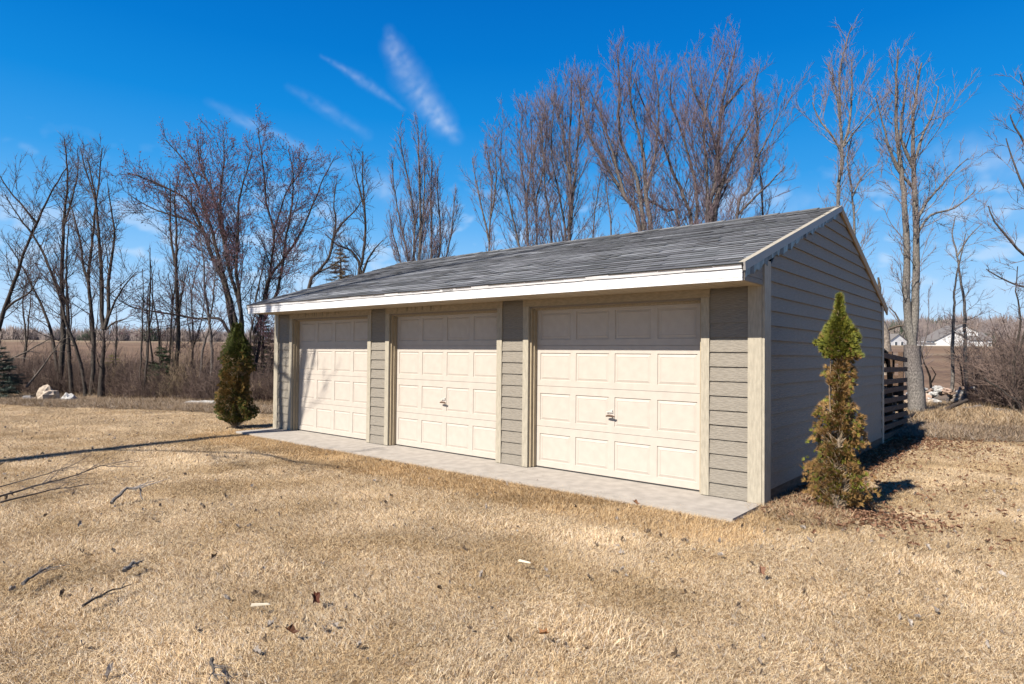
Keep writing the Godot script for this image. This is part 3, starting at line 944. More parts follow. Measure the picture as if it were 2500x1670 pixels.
func make_tree(called: String, label: String, at: Vector3, turn: float, opt: Array, stems: Array, group: String) -> Node3D:
	var t := thing(called, label, "tree", at, turn, group)
	var tone: Color = [Color(0.095, 0.079, 0.066), Color(0.19, 0.165, 0.145), Color(0.27, 0.25, 0.225)][int(opt[0])]
	var tip: Color = [Color(0.060, 0.046, 0.042), Color(0.118, 0.098, 0.108), Color(0.15, 0.125, 0.122)][int(opt[0])]
	var bud := tip.lerp(Color(0.115, 0.062, 0.082), opt[5] * 0.8)
	var up: float = opt[1]
	var trunk := Buf.new()
	var crown := Buf.new()
	var f1 := rnd.randf_range(0.5, 1.0)
	var f2 := rnd.randf() * TAU
	var f3 := rnd.randf() * TAU
	var dz := func(x: float, y: float) -> float:
		return clampf(y, 0.0, 6.0) * 0.06 * sin(x * f1 + f2) + 0.08 * sin(y * 1.1 + x * 0.7 + f3) * clampf(y, 0.0, 1.0)
	for s in stems:
		var pts := curve(s[1], 0.3, Transform3D.IDENTITY, dz)
		var n := pts.size()
		var rs := PackedFloat32Array()
		for k in n:
			var q := float(k) / (n - 1)
			var rad: float = s[0] * 0.48 * pow(1.0 - q * 0.93, 0.85) + 0.007
			if s == stems[0] and pts[k].y < 0.5:
				rad *= 1.0 + 0.35 * (0.5 - pts[k].y)
			if s[0] > 0.23 and n < 12:
				rad = s[0] * 0.85 * (1.12 - 0.12 * q)
			rs.push_back(rad * rnd.randf_range(0.95, 1.05))
			if k > 0 and k < n - 1:
				pts[k] += Vector3(rnd.randf_range(-1, 1), 0, rnd.randf_range(-1, 1)) * 0.014
		trunk.tube(pts, rs, 8 if s[0] > 0.11 else 6, tone, tone.lerp(tip, 0.7), true)
		var length := 0.0
		for k in n - 1:
			length += pts[k].distance_to(pts[k + 1])
		var count := int(length * opt[2])
		for j in count:
			var q := lerpf(opt[6] if s == stems[0] or pts[0].y < 1.0 else 0.08, 0.99, pow((j + rnd.randf()) / count, 0.85))
			var fk := q * (n - 1)
			var k := mini(int(fk), n - 2)
			var p := pts[k].lerp(pts[k + 1], fk - k)
			if p.y < 0.9:
				continue
			var d := (pts[k + 1] - pts[k]).normalized()
			var r0 := minf(rs[k] * 0.42, 0.018) * rnd.randf_range(0.5, 1.0)
			var len1: float = opt[3] * (1.0 - 0.78 * q) * rnd.randf_range(0.35, 1.0)
			var ang: float = deg_to_rad(opt[4] * rnd.randf_range(0.7, 1.35))
			var c0 := tone.lerp(tip, 0.55)
			var path := grow(trunk if r0 > 0.013 else crown, p, sideways(d, ang), len1, maxf(r0, 0.0065), up, 4, 5, c0, tip)
			var n2 := int(len1 * 5.0) + 1
			for m in n2:
				var q2 := lerpf(0.18, 1.0, (m + rnd.randf()) / n2) * 4.99
				var k2 := int(q2)
				var p2 := path[k2].lerp(path[k2 + 1], q2 - k2)
				var d2 := sideways((path[k2 + 1] - path[k2]).normalized(), deg_to_rad(opt[4] * rnd.randf_range(0.5, 1.2)))
				var len2 := (0.18 + len1 * 0.32) * rnd.randf_range(0.5, 1.1)
				d2 = (d2 + Vector3(0, up * 0.6, 0)).normalized()
				var e2 := p2 + d2 * len2
				var mid := p2.lerp(e2, 0.5) + Vector3(rnd.randf_range(-1, 1), rnd.randf_range(-1.4, 0.2), rnd.randf_range(-1, 1)) * len2 * 0.07
				crown.tube(PackedVector3Array([p2, mid, e2]), PackedFloat32Array([0.0062, 0.0048, 0.003]), 3, tip, tip.lerp(bud, 0.5))
				var n3 := int(len2 * (9.0 + 5.0 * opt[5])) + 2
				for w in n3:
					var q3 := rnd.randf_range(0.2, 1.0)
					var p3 := (p2.lerp(mid, q3 * 2.0) if q3 < 0.5 else mid.lerp(e2, q3 * 2.0 - 1.0))
					var d3 := (sideways(d2, deg_to_rad(rnd.randf_range(22, 60))) + Vector3(0, up * 0.5, 0)).normalized()
					var l3 := rnd.randf_range(0.10, 0.32)
					crown.spike(p3, p3 + d3 * l3, 0.0046, tip.lerp(bud, 0.4), bud)
					if opt[5] > 0.9 and rnd.randf() < 0.8:   # knobbly flower buds
						var pb := p3 + d3 * l3 * rnd.randf_range(0.5, 0.95)
						crown.spike(pb - d3 * 0.02, pb + d3 * 0.05, 0.014, bud, bud)
	put(trunk.mesh(), "trunk", M.bark, t)
	put(crown.mesh(), "crown", M.twig, t)
	return t


func make_trees() -> void:
	# name, label, base x, base z, [bark, rise, branches per metre, reach, angle, buds, first branch], stems [radius, x up x up ...] in metres across and up from the foot
	var rows := [
		["bare_tree","bare tree at the left edge of the lawn, its trunk leaning right",-24.31,1.73,[0,0.35,4.4,2.4,46,0.35,0.3],[[0.17,[0.0,-0.15,0.1,1.67,0.22,2.43,0.34,2.93,0.68,3.78,1.02,4.78,1.39,5.9,1.56,6.55,1.79,7.2,2.05,7.73]],[0.08,[0.33,2.84,0.63,3.14,1.04,3.39,1.27,3.7,1.47,4.2]],[0.06,[1.34,5.78,0.89,6.37,0.53,6.83,0.24,7.36]]]],
		["bare_tree","dark straight bare tree with a leaning second stem beside the spruce",-23.28,0.21,[0,0.35,4.4,2.4,46,0.35,0.3],[[0.19,[0.0,-0.15,0.02,1.45,0.0,2.35,-0.06,3.55,-0.09,4.93,-0.15,6.37,-0.12,7.27,-0.16,8.05,-0.26,8.89]],[0.11,[-0.08,0.85,-0.32,1.81,-0.62,2.7,-1.02,3.54,-1.36,4.26,-1.67,4.86,-1.91,5.27]],[0.06,[-0.12,5.89,0.06,6.67,0.26,7.64,0.28,8.54]]]],
		["bare_tree","bare tree with a long trunk bowing left, right of the two leaning dead limbs",-22.30,0.04,[0,0.35,4.4,2.4,46,0.35,0.3],[[0.13,[0.0,-0.15,-0.06,0.87,-0.18,2.04,-0.26,3.1,-0.66,3.86,-0.95,4.67,-1.29,5.37,-1.67,5.9,-2.09,6.6]],[0.07,[-0.24,2.86,-0.29,3.92,-0.23,4.86,-0.15,5.8]]]],
		["bare_tree","slim bare tree whose trunk curves left out of the brush above the white boulder",-21.39,-0.08,[0,0.35,2.4,2.4,46,0.35,0.3],[[0.11,[0.0,-0.15,-0.12,0.89,-0.3,1.69,-0.54,2.43,-0.74,3.17,-0.95,3.75,-1.16,4.32,-1.48,4.94]]]],
		["bare_tree","bare tree with a wavy dark trunk and small white tag low on it",-21.63,-0.27,[0,0.35,4.4,2.4,46,0.35,0.3],[[0.14,[0.0,-0.15,-0.02,1.46,-0.15,2.8,-0.26,3.9,-0.2,4.6,-0.16,5.53,-0.14,6.57,-0.08,7.39,0.01,8.32]],[0.07,[-0.27,3.9,-0.44,4.31,-0.56,5.06,-0.77,5.76,-1.04,6.45,-1.31,7.09]],[0.05,[-0.14,6.46,-0.38,7.09,-0.62,7.67,-0.8,8.31]]]],
		["bare_tree","thick dark bare tree forked low, standing beside a fallen log",-20.69,-0.28,[0,0.35,4.4,2.4,46,0.35,0.3],[[0.22,[0.0,-0.15,0.03,0.91,0.05,1.75,0.02,2.23]],[0.13,[0.02,2.23,-0.09,2.71,-0.17,3.61,-0.33,4.85,-0.4,5.64,-0.47,6.43,-0.59,7.11,-0.77,7.78]],[0.12,[0.03,2.23,0.11,2.71,0.05,3.5,0.03,4.01,0.13,4.69,0.19,5.42,0.1,6.1,-0.03,6.94]],[0.07,[0.12,2.6,0.24,3.0,0.43,3.39,0.68,3.76,0.97,4.09]],[0.05,[0.13,2.26,0.36,2.49,0.72,2.58]]]],
		["bare_tree","thin straight pole of a tree, left one of a close pair in the gap",-20.09,-1.17,[0,0.35,1.6,0.8,46,0.35,0.45],[[0.065,[0.0,-0.15,0.01,1.53,0.01,2.71,-0.05,3.59,-0.14,4.24]]]],
		["bare_tree","thin straight tree, taller one of a close pair in the gap",-19.77,-1.18,[0,0.35,1.8,0.9,46,0.35,0.35],[[0.075,[0.0,-0.15,0.01,1.53,0.01,2.52,0.03,3.57,0.03,4.33,0.0,4.91]],[0.04,[0.0,0.19,-0.02,1.53,-0.07,2.52]]]],
		["bare_tree","slender crooked bare tree with broken top near the middle of the gap",-21.30,-2.12,[0,0.35,1.6,0.9,46,0.35,0.4],[[0.075,[0.0,-0.15,-0.09,1.53,-0.2,2.35,-0.27,3.11,-0.23,3.9]],[0.04,[-0.19,2.29,-0.1,3.05,-0.14,4.06,-0.21,4.82]]]],
		["bare_tree","slender bare tree bent left just right of the gap",-21.11,-2.28,[0,0.35,1.6,0.9,46,0.35,0.4],[[0.07,[0.0,-0.15,-0.09,2.17,-0.2,2.86,-0.37,3.49,-0.45,3.93]]]],
		["bare_tree","slim dark bare tree close left of the double trunked one",-22.03,-2.81,[0,0.35,1.8,1.2,46,0.35,0.3],[[0.075,[0.0,-0.15,-0.01,2.19,-0.05,3.38,-0.16,3.98,-0.25,4.44]],[0.05,[-0.04,3.38,0.03,4.18,-0.01,5.1]]]],
		["bare_tree","bare tree with a double trunk joining low behind the small spruce",-20.26,-2.34,[0,0.35,4.4,2.4,46,0.35,0.3],[[0.16,[0.0,-0.15,0.01,1.29,0.01,2.28,-0.05,3.39,-0.08,4.32,-0.06,5.25,-0.13,6.11,-0.21,6.85,-0.16,7.53]],[0.08,[-0.07,4.44,-0.25,5.24,-0.33,5.98,-0.37,6.85,-0.46,7.53]],[0.07,[0.02,2.71,0.06,3.21,0.17,3.67,0.28,4.07,0.38,4.51]]]],
		["bare_tree","bare tree with a pale lower trunk left of the big maple",-18.83,-2.89,[1,0.35,4.4,2.4,46,0.35,0.3],[[0.11,[0.0,-0.15,-0.01,1.07,-0.03,1.85,-0.11,2.76,-0.23,3.66,-0.3,4.81,-0.54,5.65]],[0.07,[-0.38,0.7,-0.32,1.61,-0.14,2.27,0.06,3.36,0.13,4.09,0.23,4.81]]]],
		["maple_tree","wide multi stemmed maple with reddish buds rising behind the left conifer",-18.77,-3.59,[0,0.3,5.6,2.9,38,1,0.3],[[0.2,[0.0,-0.15,-0.03,1.25,-0.07,2.17,-0.3,3.53,-0.58,4.33,-0.93,5.01,-1.15,5.62,-1.47,6.21,-1.84,6.79,-2.47,7.16,-3.15,7.46,-3.77,7.64]],[0.16,[0.07,0.94,0.03,2.42,-0.3,3.78,-0.57,4.64,-0.83,5.57,-1.16,6.37,-1.35,6.86,-1.6,7.53,-2.04,8.21,-2.64,8.88]],[0.15,[0.25,0.32,0.25,2.55,0.07,3.54,-0.2,4.34,-0.44,5.38,-0.7,6.31,-0.98,7.11,-1.46,8.15,-1.59,9.14]],[0.12,[0.25,2.55,0.14,3.72,0.05,4.4,0.09,5.39,0.04,6.5,0.16,7.24,0.37,7.86,0.54,8.42]],[0.1,[-0.07,1.99,-0.33,2.42,-0.62,2.71,-1.31,2.69,-1.99,2.8,-2.79,2.92,-3.48,3.04,-3.97,3.3,-4.28,3.55]],[0.08,[-0.35,5.32,-0.6,6.37,-0.67,7.11,-0.56,7.98,-0.54,8.9]],[0.08,[-1.15,5.62,-1.71,6.05,-2.27,6.23,-2.83,6.41,-3.33,6.65,-3.7,6.9]]]],
		["maple_tree","clump of dark reddish budded stems beside the left end of the garage",-18.70,-4.30,[0,0.35,5.6,2.7,46,1,0.3],[[0.15,[0.0,-0.15,-0.0,0.8,0.09,1.62,0.15,2.36,0.19,2.86,0.34,3.6]],[0.1,[-0.06,2.2,0.32,3.41,0.46,4.48,0.5,5.69,0.21,6.9,0.13,7.89,0.01,8.8,-0.05,9.4]],[0.11,[0.25,2.65,0.66,3.49,0.86,4.63,0.91,5.54,1.06,6.76,1.1,7.82,0.95,8.73]],[0.1,[0.18,2.96,0.39,4.02,0.88,4.86,1.36,5.7,1.87,6.92,2.22,7.68,2.63,8.37]],[0.07,[0.25,0.04,0.37,0.47,0.53,1.13,0.73,1.71,1.01,2.45]],[0.06,[0.13,0.22,0.27,0.8,0.41,1.21,0.57,1.62,0.85,2.24]],[0.05,[0.49,5.69,0.67,6.53,0.89,7.29,1.34,7.9,1.68,8.59]]]],
		["bare_tree","short broken bare tree at the corner of the garage eave",-17.81,-3.74,[0,0.35,1.8,0.8,46,0.35,0.4],[[0.1,[0.0,-0.15,-0.06,1.3,-0.1,1.89,-0.03,2.68,0.1,3.03]],[0.06,[-0.0,3.25,0.07,3.69,0.2,4.41,0.24,4.78]]]],
		["bare_tree","bare tree leaning right behind the left part of the roof",-16.56,-4.80,[0,0.35,4.4,1.8,46,0.5,0.3],[[0.17,[0.0,-0.15,0.12,3.63,0.48,4.29,0.8,4.8,0.89,5.38,1.19,5.96,1.58,6.33,1.83,6.69]],[0.07,[0.84,4.94,0.97,5.96,0.86,6.68,0.96,7.41]],[0.06,[0.48,4.29,0.84,4.44,1.34,4.8]]]],
		["bare_tree","bare tree rising from the brown evergreen behind the roof",-15.28,-5.88,[0,0.35,4.4,1.9,48,0.5,0.3],[[0.15,[0.0,-0.15,0.09,3.94,0.2,4.66,0.29,5.53,0.26,6.55,0.19,7.56,0.19,8.36]],[0.1,[0.19,4.23,0.08,4.66,-0.18,5.02,-0.62,5.2,-0.98,5.52]],[0.09,[0.19,4.08,0.4,4.74,0.62,5.1,0.9,5.39]],[0.06,[0.24,6.55,0.05,7.27,-0.06,7.92]]]],
		["bare_tree","fan shaped bare tree of many upright stems, alone in the sky gap",-12.99,-6.50,[1,0.6,6,1.9,24,0.5,0.2],[[0.12,[0.0,-0.15,-0.03,4.37,-0.02,5.64,-0.15,6.67,-0.38,7.76,-0.5,8.45]],[0.12,[0.15,2.65,0.15,4.37,0.16,5.64,0.12,7.07,0.07,8.74]],[0.09,[0.16,3.34,0.48,4.49,0.52,5.64,0.48,6.68,0.53,7.71]],[0.08,[0.27,3.05,0.72,4.49,0.79,5.64,0.7,6.68,0.69,7.48]],[0.07,[0.33,2.88,0.95,4.55,1.14,5.65,1.24,6.63]],[0.07,[-0.07,3.05,-0.2,4.6,-0.44,5.63,-0.65,6.78,-0.69,7.64]],[0.05,[-0.07,3.34,-0.49,4.71,-0.73,5.63]],[0.05,[0.17,5.06,0.27,6.67,0.28,8.4]]]],
		["bare_tree","slim bare tree first from the sky gap, left end of the row behind the roof",-11.18,-8.03,[1,0.6,5.2,1.5,36,0.5,0.2],[[0.09,[0.0,-0.15,-0.02,4.78,0.06,6.55,-0.06,7.88,-0.16,8.27]],[0.06,[-0.01,5.17,-0.24,6.16,-0.45,7.14,-0.58,7.88]],[0.05,[0.03,5.91,0.19,7.14,0.13,8.43]]]],
		["bare_tree","bare tree with upright wands, second from the left in the row behind the roof",-10.20,-8.85,[1,0.6,5.2,3,36,0.5,0.2],[[0.1,[0.0,-0.15,-0.06,4.99,-0.14,6.66,-0.33,8.04,-0.26,9.47]],[0.07,[-0.17,3.7,-0.33,4.98,-0.64,6.41,-0.95,7.64,-0.91,8.82]],[0.06,[-0.12,6.42,0.04,7.9,-0.0,9.23]]]],
		["bare_tree","bare tree of middling height, third in the row behind the roof",-10.28,-9.44,[1,0.6,5.2,3,36,0.5,0.2],[[0.1,[0.0,-0.15,-0.06,5.13,-0.15,6.69,-0.21,7.8,0.0,9.32]],[0.06,[-0.15,6.54,0.14,7.8,0.27,9.72]]]],
		["bare_tree","bare tree of slanting wands, left of the straight dark trunk behind the roof",-9.63,-9.33,[1,0.6,5.2,3,36,0.5,0.2],[[0.11,[0.0,-0.15,-0.08,5.09,-0.3,6.91,-0.41,8.64,-0.27,9.43]],[0.08,[0.13,3.47,0.38,5.15,0.15,6.67,-0.11,7.9,-0.01,9.73]]]],
		["bare_tree","bare tree with a straight dark upright trunk behind the middle of the roof",-8.95,-9.25,[1,0.6,5.2,3,36,0.5,0.2],[[0.16,[0.0,-0.15,-0.0,5.11,0.03,6.55,-0.01,7.75,0.02,8.95,0.05,10.2]],[0.09,[0.03,5.59,0.16,7.03,0.29,8.47,0.35,10.15]],[0.07,[-0.0,7.03,-0.18,8.23,-0.25,9.52]]]],
		["bare_tree","short twiggy bare tree in the low gap behind the middle of the roof",-8.69,-10.12,[1,0.6,5.2,1.3,36,0.5,0.2],[[0.07,[0.0,-0.15,-0.01,5.3,0.1,6.44,0.24,7.42]],[0.06,[0.52,3.73,0.55,5.46,0.39,6.69,0.43,7.67]]]],
		["bare_tree","large bare tree fanning left from pale butts behind the roof",-7.01,-10.23,[1,0.6,5.5,2.9,36,0.7,0.2],[[0.2,[0.0,-0.15,-0.11,5.27,-0.54,6.3,-1.06,7.27,-1.54,8.21,-1.78,9.14,-1.87,9.93]],[0.13,[0.01,5.29,-0.19,6.81,-0.55,7.75,-0.72,8.59,-0.71,9.62,-0.77,10.55]],[0.17,[0.27,3.17,0.21,5.32,0.07,6.35,-0.01,7.61,-0.28,8.69,-0.43,9.62,-0.34,10.37]],[0.1,[-0.54,6.3,-0.83,7.46,-1.17,8.68,-1.55,9.61]],[0.09,[0.07,6.44,0.34,7.61,0.42,8.97,0.27,10.19]]]],
		["bare_tree","bare tree with a low limb sweeping left above the roof ridge",-6.06,-11.02,[1,0.6,5.5,3,36,0.7,0.2],[[0.12,[0.0,-0.15,-0.07,5.47,-0.42,5.98,-0.84,6.26,-1.17,6.4,-1.46,6.81,-2.02,7.46,-2.41,8.58]],[0.13,[0.34,3.18,0.28,5.52,0.07,6.36,-0.29,7.25,-0.63,8.23,-1.15,9.25,-1.44,10.04]],[0.12,[0.48,3.18,0.42,5.52,0.38,6.69,0.03,8.09,-0.36,9.35,-0.32,10.2]]]],
		["bare_tree","tallest bare tree behind the roof with thick sunlit boles and high crown",-5.35,-10.97,[1,0.6,5.5,3,36,0.8,0.2],[[0.2,[0.0,-0.15,0.08,5.47,0.27,6.56,0.42,7.93,0.5,8.8,0.74,9.8,0.96,10.85]],[0.16,[0.06,4.51,0.17,5.65,0.54,6.75,0.99,7.75,1.48,8.53,1.8,9.17]],[0.13,[0.3,3.14,0.28,5.49,0.42,6.56,0.31,7.7,0.02,8.61,-0.42,9.43,-0.47,10.29]],[0.1,[0.05,5.42,0.02,6.79,-0.06,8.15,0.2,9.52,0.6,10.58]],[0.08,[0.5,8.8,0.93,9.35,1.33,9.85]]]],
		["bare_tree","dark bare tree leaning right just left of the gable peak",-4.54,-11.00,[1,0.6,4,3,38,0.6,0.2],[[0.13,[0.0,-0.15,0.14,5.5,0.53,6.35,0.72,7.19,0.78,8.26,0.64,9.23,0.76,9.77]],[0.07,[0.18,5.64,0.62,6.08,1.19,6.62,1.63,7.11]],[0.06,[0.72,7.19,1.09,7.91,1.44,8.62]]]],
		["bare_tree","slim grey bare tree seen just left of the gable peak",-4.52,-13.63,[1,0.6,5.2,1.8,40,0.5,0.2],[[0.11,[0.0,-0.15,-0.06,6.04,-0.11,7.47,-0.22,8.7,-0.05,9.69]]]],
		["bare_tree","tall slender pale barked tree directly above the gable peak",-2.09,-12.40,[2,0.6,4,2,36,0.5,0.35],[[0.14,[0.0,-0.15,-0.04,5.77,0.02,6.83,-0.0,8.04,0.03,9.34,0.12,10.05,0.31,10.76]],[0.07,[0.05,7.38,0.21,8.04,0.29,8.84,0.32,9.85]],[0.06,[0.04,7.13,-0.16,7.63,-0.47,8.13,-0.67,8.73]],[0.05,[0.09,7.43,0.44,7.94,0.84,8.4]],[0.05,[0.01,8.04,-0.07,8.94,-0.15,9.64]]]],
		["bare_tree","slim pale bare tree showing beside the right slope of the gable",-1.71,-12.73,[2,0.6,5.2,1.8,45,0.5,0.2],[[0.1,[0.0,-0.15,-0.12,4.92,-0.21,6.23,-0.3,7.03,-0.11,7.84]],[0.05,[-0.19,6.03,0.15,6.58,0.5,6.94]]]],
		["bare_tree","large pale grey forked tree standing behind the slatted wooden crib",-0.44,-13.53,[2,0.5,3.4,2.2,42,0.5,0.28],[[0.235,[0.0,-0.15,-0.01,0.38,-0.05,1.06,-0.07,1.57,-0.06,1.92]],[0.2,[-0.07,1.91,-0.22,3.01,-0.33,5.05,-0.43,6.64,-0.54,8.18,-0.54,10.02]],[0.22,[-0.06,1.91,0.01,3.01,-0.01,5.05,-0.01,6.79,0.03,8.28,0.22,9.73]],[0.08,[-0.14,2.05,-0.26,2.32,-0.39,2.48,-0.54,2.81,-0.75,2.97]],[0.09,[-0.01,6.79,-0.31,7.38,-0.39,7.78,-0.27,8.68,-0.18,9.47]],[0.08,[-0.01,6.84,0.33,7.79,0.67,8.44,0.77,9.13]],[0.08,[-0.02,5.3,0.35,5.85,0.89,6.4,1.34,6.85,1.73,7.2]],[0.07,[-0.01,4.9,0.45,5.5,1.25,5.76,1.94,6.31]],[0.07,[-0.03,6.19,-0.35,6.49,-0.6,6.78,-0.96,7.58]],[0.07,[-0.43,6.59,-0.71,7.08,-0.96,7.97,-1.17,8.67]]]],
		["bare_tree","slim straight tree left one of two in front of the white house",-0.23,-19.20,[2,0.2,3,1.5,50,0.5,0.2],[[0.11,[0.0,-0.15,-0.01,1.27,-0.02,1.85,0.04,2.79,0.07,3.46,0.04,3.82,0.11,4.75,0.25,5.75]]]],
		["bare_tree","straight bare tree right one of two in front of the white house",0.26,-18.96,[2,0.2,3.2,1.7,50,0.5,0.2],[[0.13,[0.0,-0.15,-0.04,1.29,-0.07,2.11,-0.06,3.42,-0.11,4.3,-0.15,5.02,-0.26,5.8,-0.18,6.35]],[0.05,[-0.14,5.02,0.21,5.63,0.63,6.11]]]],
		["bare_tree","bare tree at the right edge, long drooping limbs reaching in from outside",2.87,-12.66,[1,0.3,3.4,1.6,45,0.5,0.12],[[0.16,[0.0,-0.15,-0.2,2.69,-0.41,5.11,-0.52,7.45,-0.58,8.85]],[0.07,[-0.29,3.06,-0.95,3.61,-1.61,4.07,-2.18,4.63,-2.37,5.0]],[0.06,[-0.4,4.55,-0.78,5.11,-1.34,5.48,-1.82,6.59]],[0.06,[-0.41,5.77,-0.98,6.23,-1.54,6.88,-1.69,7.15]],[0.05,[-0.47,6.7,-0.99,7.44,-1.46,8.09]],[0.06,[-0.29,2.31,-0.85,3.05,-1.79,3.32,-2.35,3.6]]]],
		["bare_tree","dark dead trunk leaning left behind the stone pile",-0.90,-20.60,[0,0.35,1.5,0.8,46,0.35,0.3],[[0.1,[0.0,-0.15,-0.17,0.92,-0.39,1.42,-0.5,1.85]],[0.05,[-0.1,0.71,0.04,1.0,-0.14,1.28]]]],
		["bare_tree","crooked dark bare sapling between the two slim trees",0.11,-20.14,[0,0.35,2.2,0.9,46,0.35,0.3],[[0.06,[0.0,-0.15,-0.1,1.37,-0.26,1.65,-0.31,2.06,-0.27,2.51]]]],
		["bare_tree","small grey bare tree far right over the thicket",1.54,-16.11,[0,0.35,3,1.4,46,0.35,0.3],[[0.07,[0.0,-0.15,-0.06,1.45,0.02,2.7,-0.11,3.47,-0.05,4.18]],[0.05,[0.03,1.68,0.2,2.7,0.25,3.47]]]],
	]
	var turn := -atan2(ACROSS.z, ACROSS.x)
	for r in rows:
		var p := Vector3(r[2], 0, r[3])
		p.y = ground_y(r[2], r[3])
		make_tree(r[0], r[1], p, turn, r[4], r[5], "bare trees round the lawn")
	# the tall yard tree left of the picture whose shadow crosses the lawn and the left door
	make_tree("bare_tree", "tall yard tree left of the view, its shadow lying across lawn and left door", Vector3(-8.75, -0.04, 8.0), 0.0, [0, 0.4, 2.6, 2.2, 42, 0.3, 0.45],
		[[0.42, [0.0, -0.15, -0.2, 1.2, -0.6, 3.24, -1.1, 5.0, -1.42, 6.6, -1.3, 8.0, -1.1, 9.4, -0.7, 10.6, 0.4, 11.6, 1.6, 12.8, 2.9, 14.0]],
		[0.2, [-1.42, 6.6, -1.7, 8.0, -1.75, 9.5, -1.6, 11.0, -1.2, 12.6, -0.6, 14.2]],
		[0.075, [-0.95, 4.5, 0.1, 5.0, 1.1, 5.55, 2.2, 5.9, 3.2, 6.6]],
		[0.05, [-1.35, 7.4, -0.9, 8.8, -0.3, 10.2, 0.4, 11.6]],
		[0.08, [-1.2, 8.6, -2.4, 9.6, -3.2, 11.0, -3.6, 12.6]]], "bare trees round the lawn")
	# background saplings behind the named ones, to thicken the row
	var places := []
	for k in 22:
		places.append([rnd.randf_range(23.0, 28.0), lerpf(-21.5, -4.0, (k + rnd.randf_range(0.1, 0.9)) / 18.0) if k < 18 else lerpf(9.0, 18.0, (k - 18 + rnd.randf_range(0.1, 0.9)) / 4.0)])
	var order := ["first", "second", "third", "fourth", "fifth", "sixth", "seventh", "eighth", "ninth", "tenth", "eleventh", "twelfth", "thirteenth", "fourteenth", "fifteenth", "sixteenth", "seventeenth", "eighteenth"]
	var proto: Node3D = null
	for k in places.size():
		var p := spot(places[k][0], places[k][1])
		var label: String = "thin sapling in the brush behind the trees, %s from the left edge" % order[k] if k < 18 else "thin sapling at the field edge right of the crib, %s from the left" % order[k - 18]
		if k in [0, 7, 13, 18]:
			var hgt := rnd.randf_range(3.6, 5.4)
			proto = make_tree("sapling", label, p, rnd.randf() * TAU, [0 if k < 18 else 1, 0.6, 4.0, 1.0, 38, 0.3, 0.3], [[0.07, [0.0, -0.1, 0.12, hgt * 0.4, -0.05, hgt * 0.75, 0.2, hgt]], [0.045, [0.1, hgt * 0.3, 0.4, hgt * 0.6, 0.45, hgt * 0.9]]], "thin saplings in the brush")
			continue
		var c := proto.duplicate()
		c.name = numbered("sapling")
		add_child(c)
		c.position = p
		c.rotation.y = rnd.randf() * TAU
		c.set_meta("label", label)
		var sc := rnd.randf_range(0.75, 1.2)
		c.scale = Vector3(sc, sc, sc)


# ---------------------------------------------------------------- conifers
func cedar_spray() -> ArrayMesh:
	var b := Buf.new()
	var w := Color.WHITE
	for k in 9:
		var a := deg_to_rad(-56.0 + 14.0 * k)
		var len := 0.034 * (1.0 - absf(k - 4) * 0.09)
		var o := Vector3(sin(a) * 0.006, 0.004 + absf(k - 4) * 0.001, 0.0015 * (k % 3 - 1))
		var d := Vector3(sin(a), cos(a), 0.15 * (k % 2) - 0.07)
		var s := Vector3(cos(a), -sin(a), 0.4 * (k % 3 - 1)).normalized() * 0.0036
		b.tri(o - s, o + s, o + d * len, Vector3(0, 0, 1), w)
	return b.mesh()


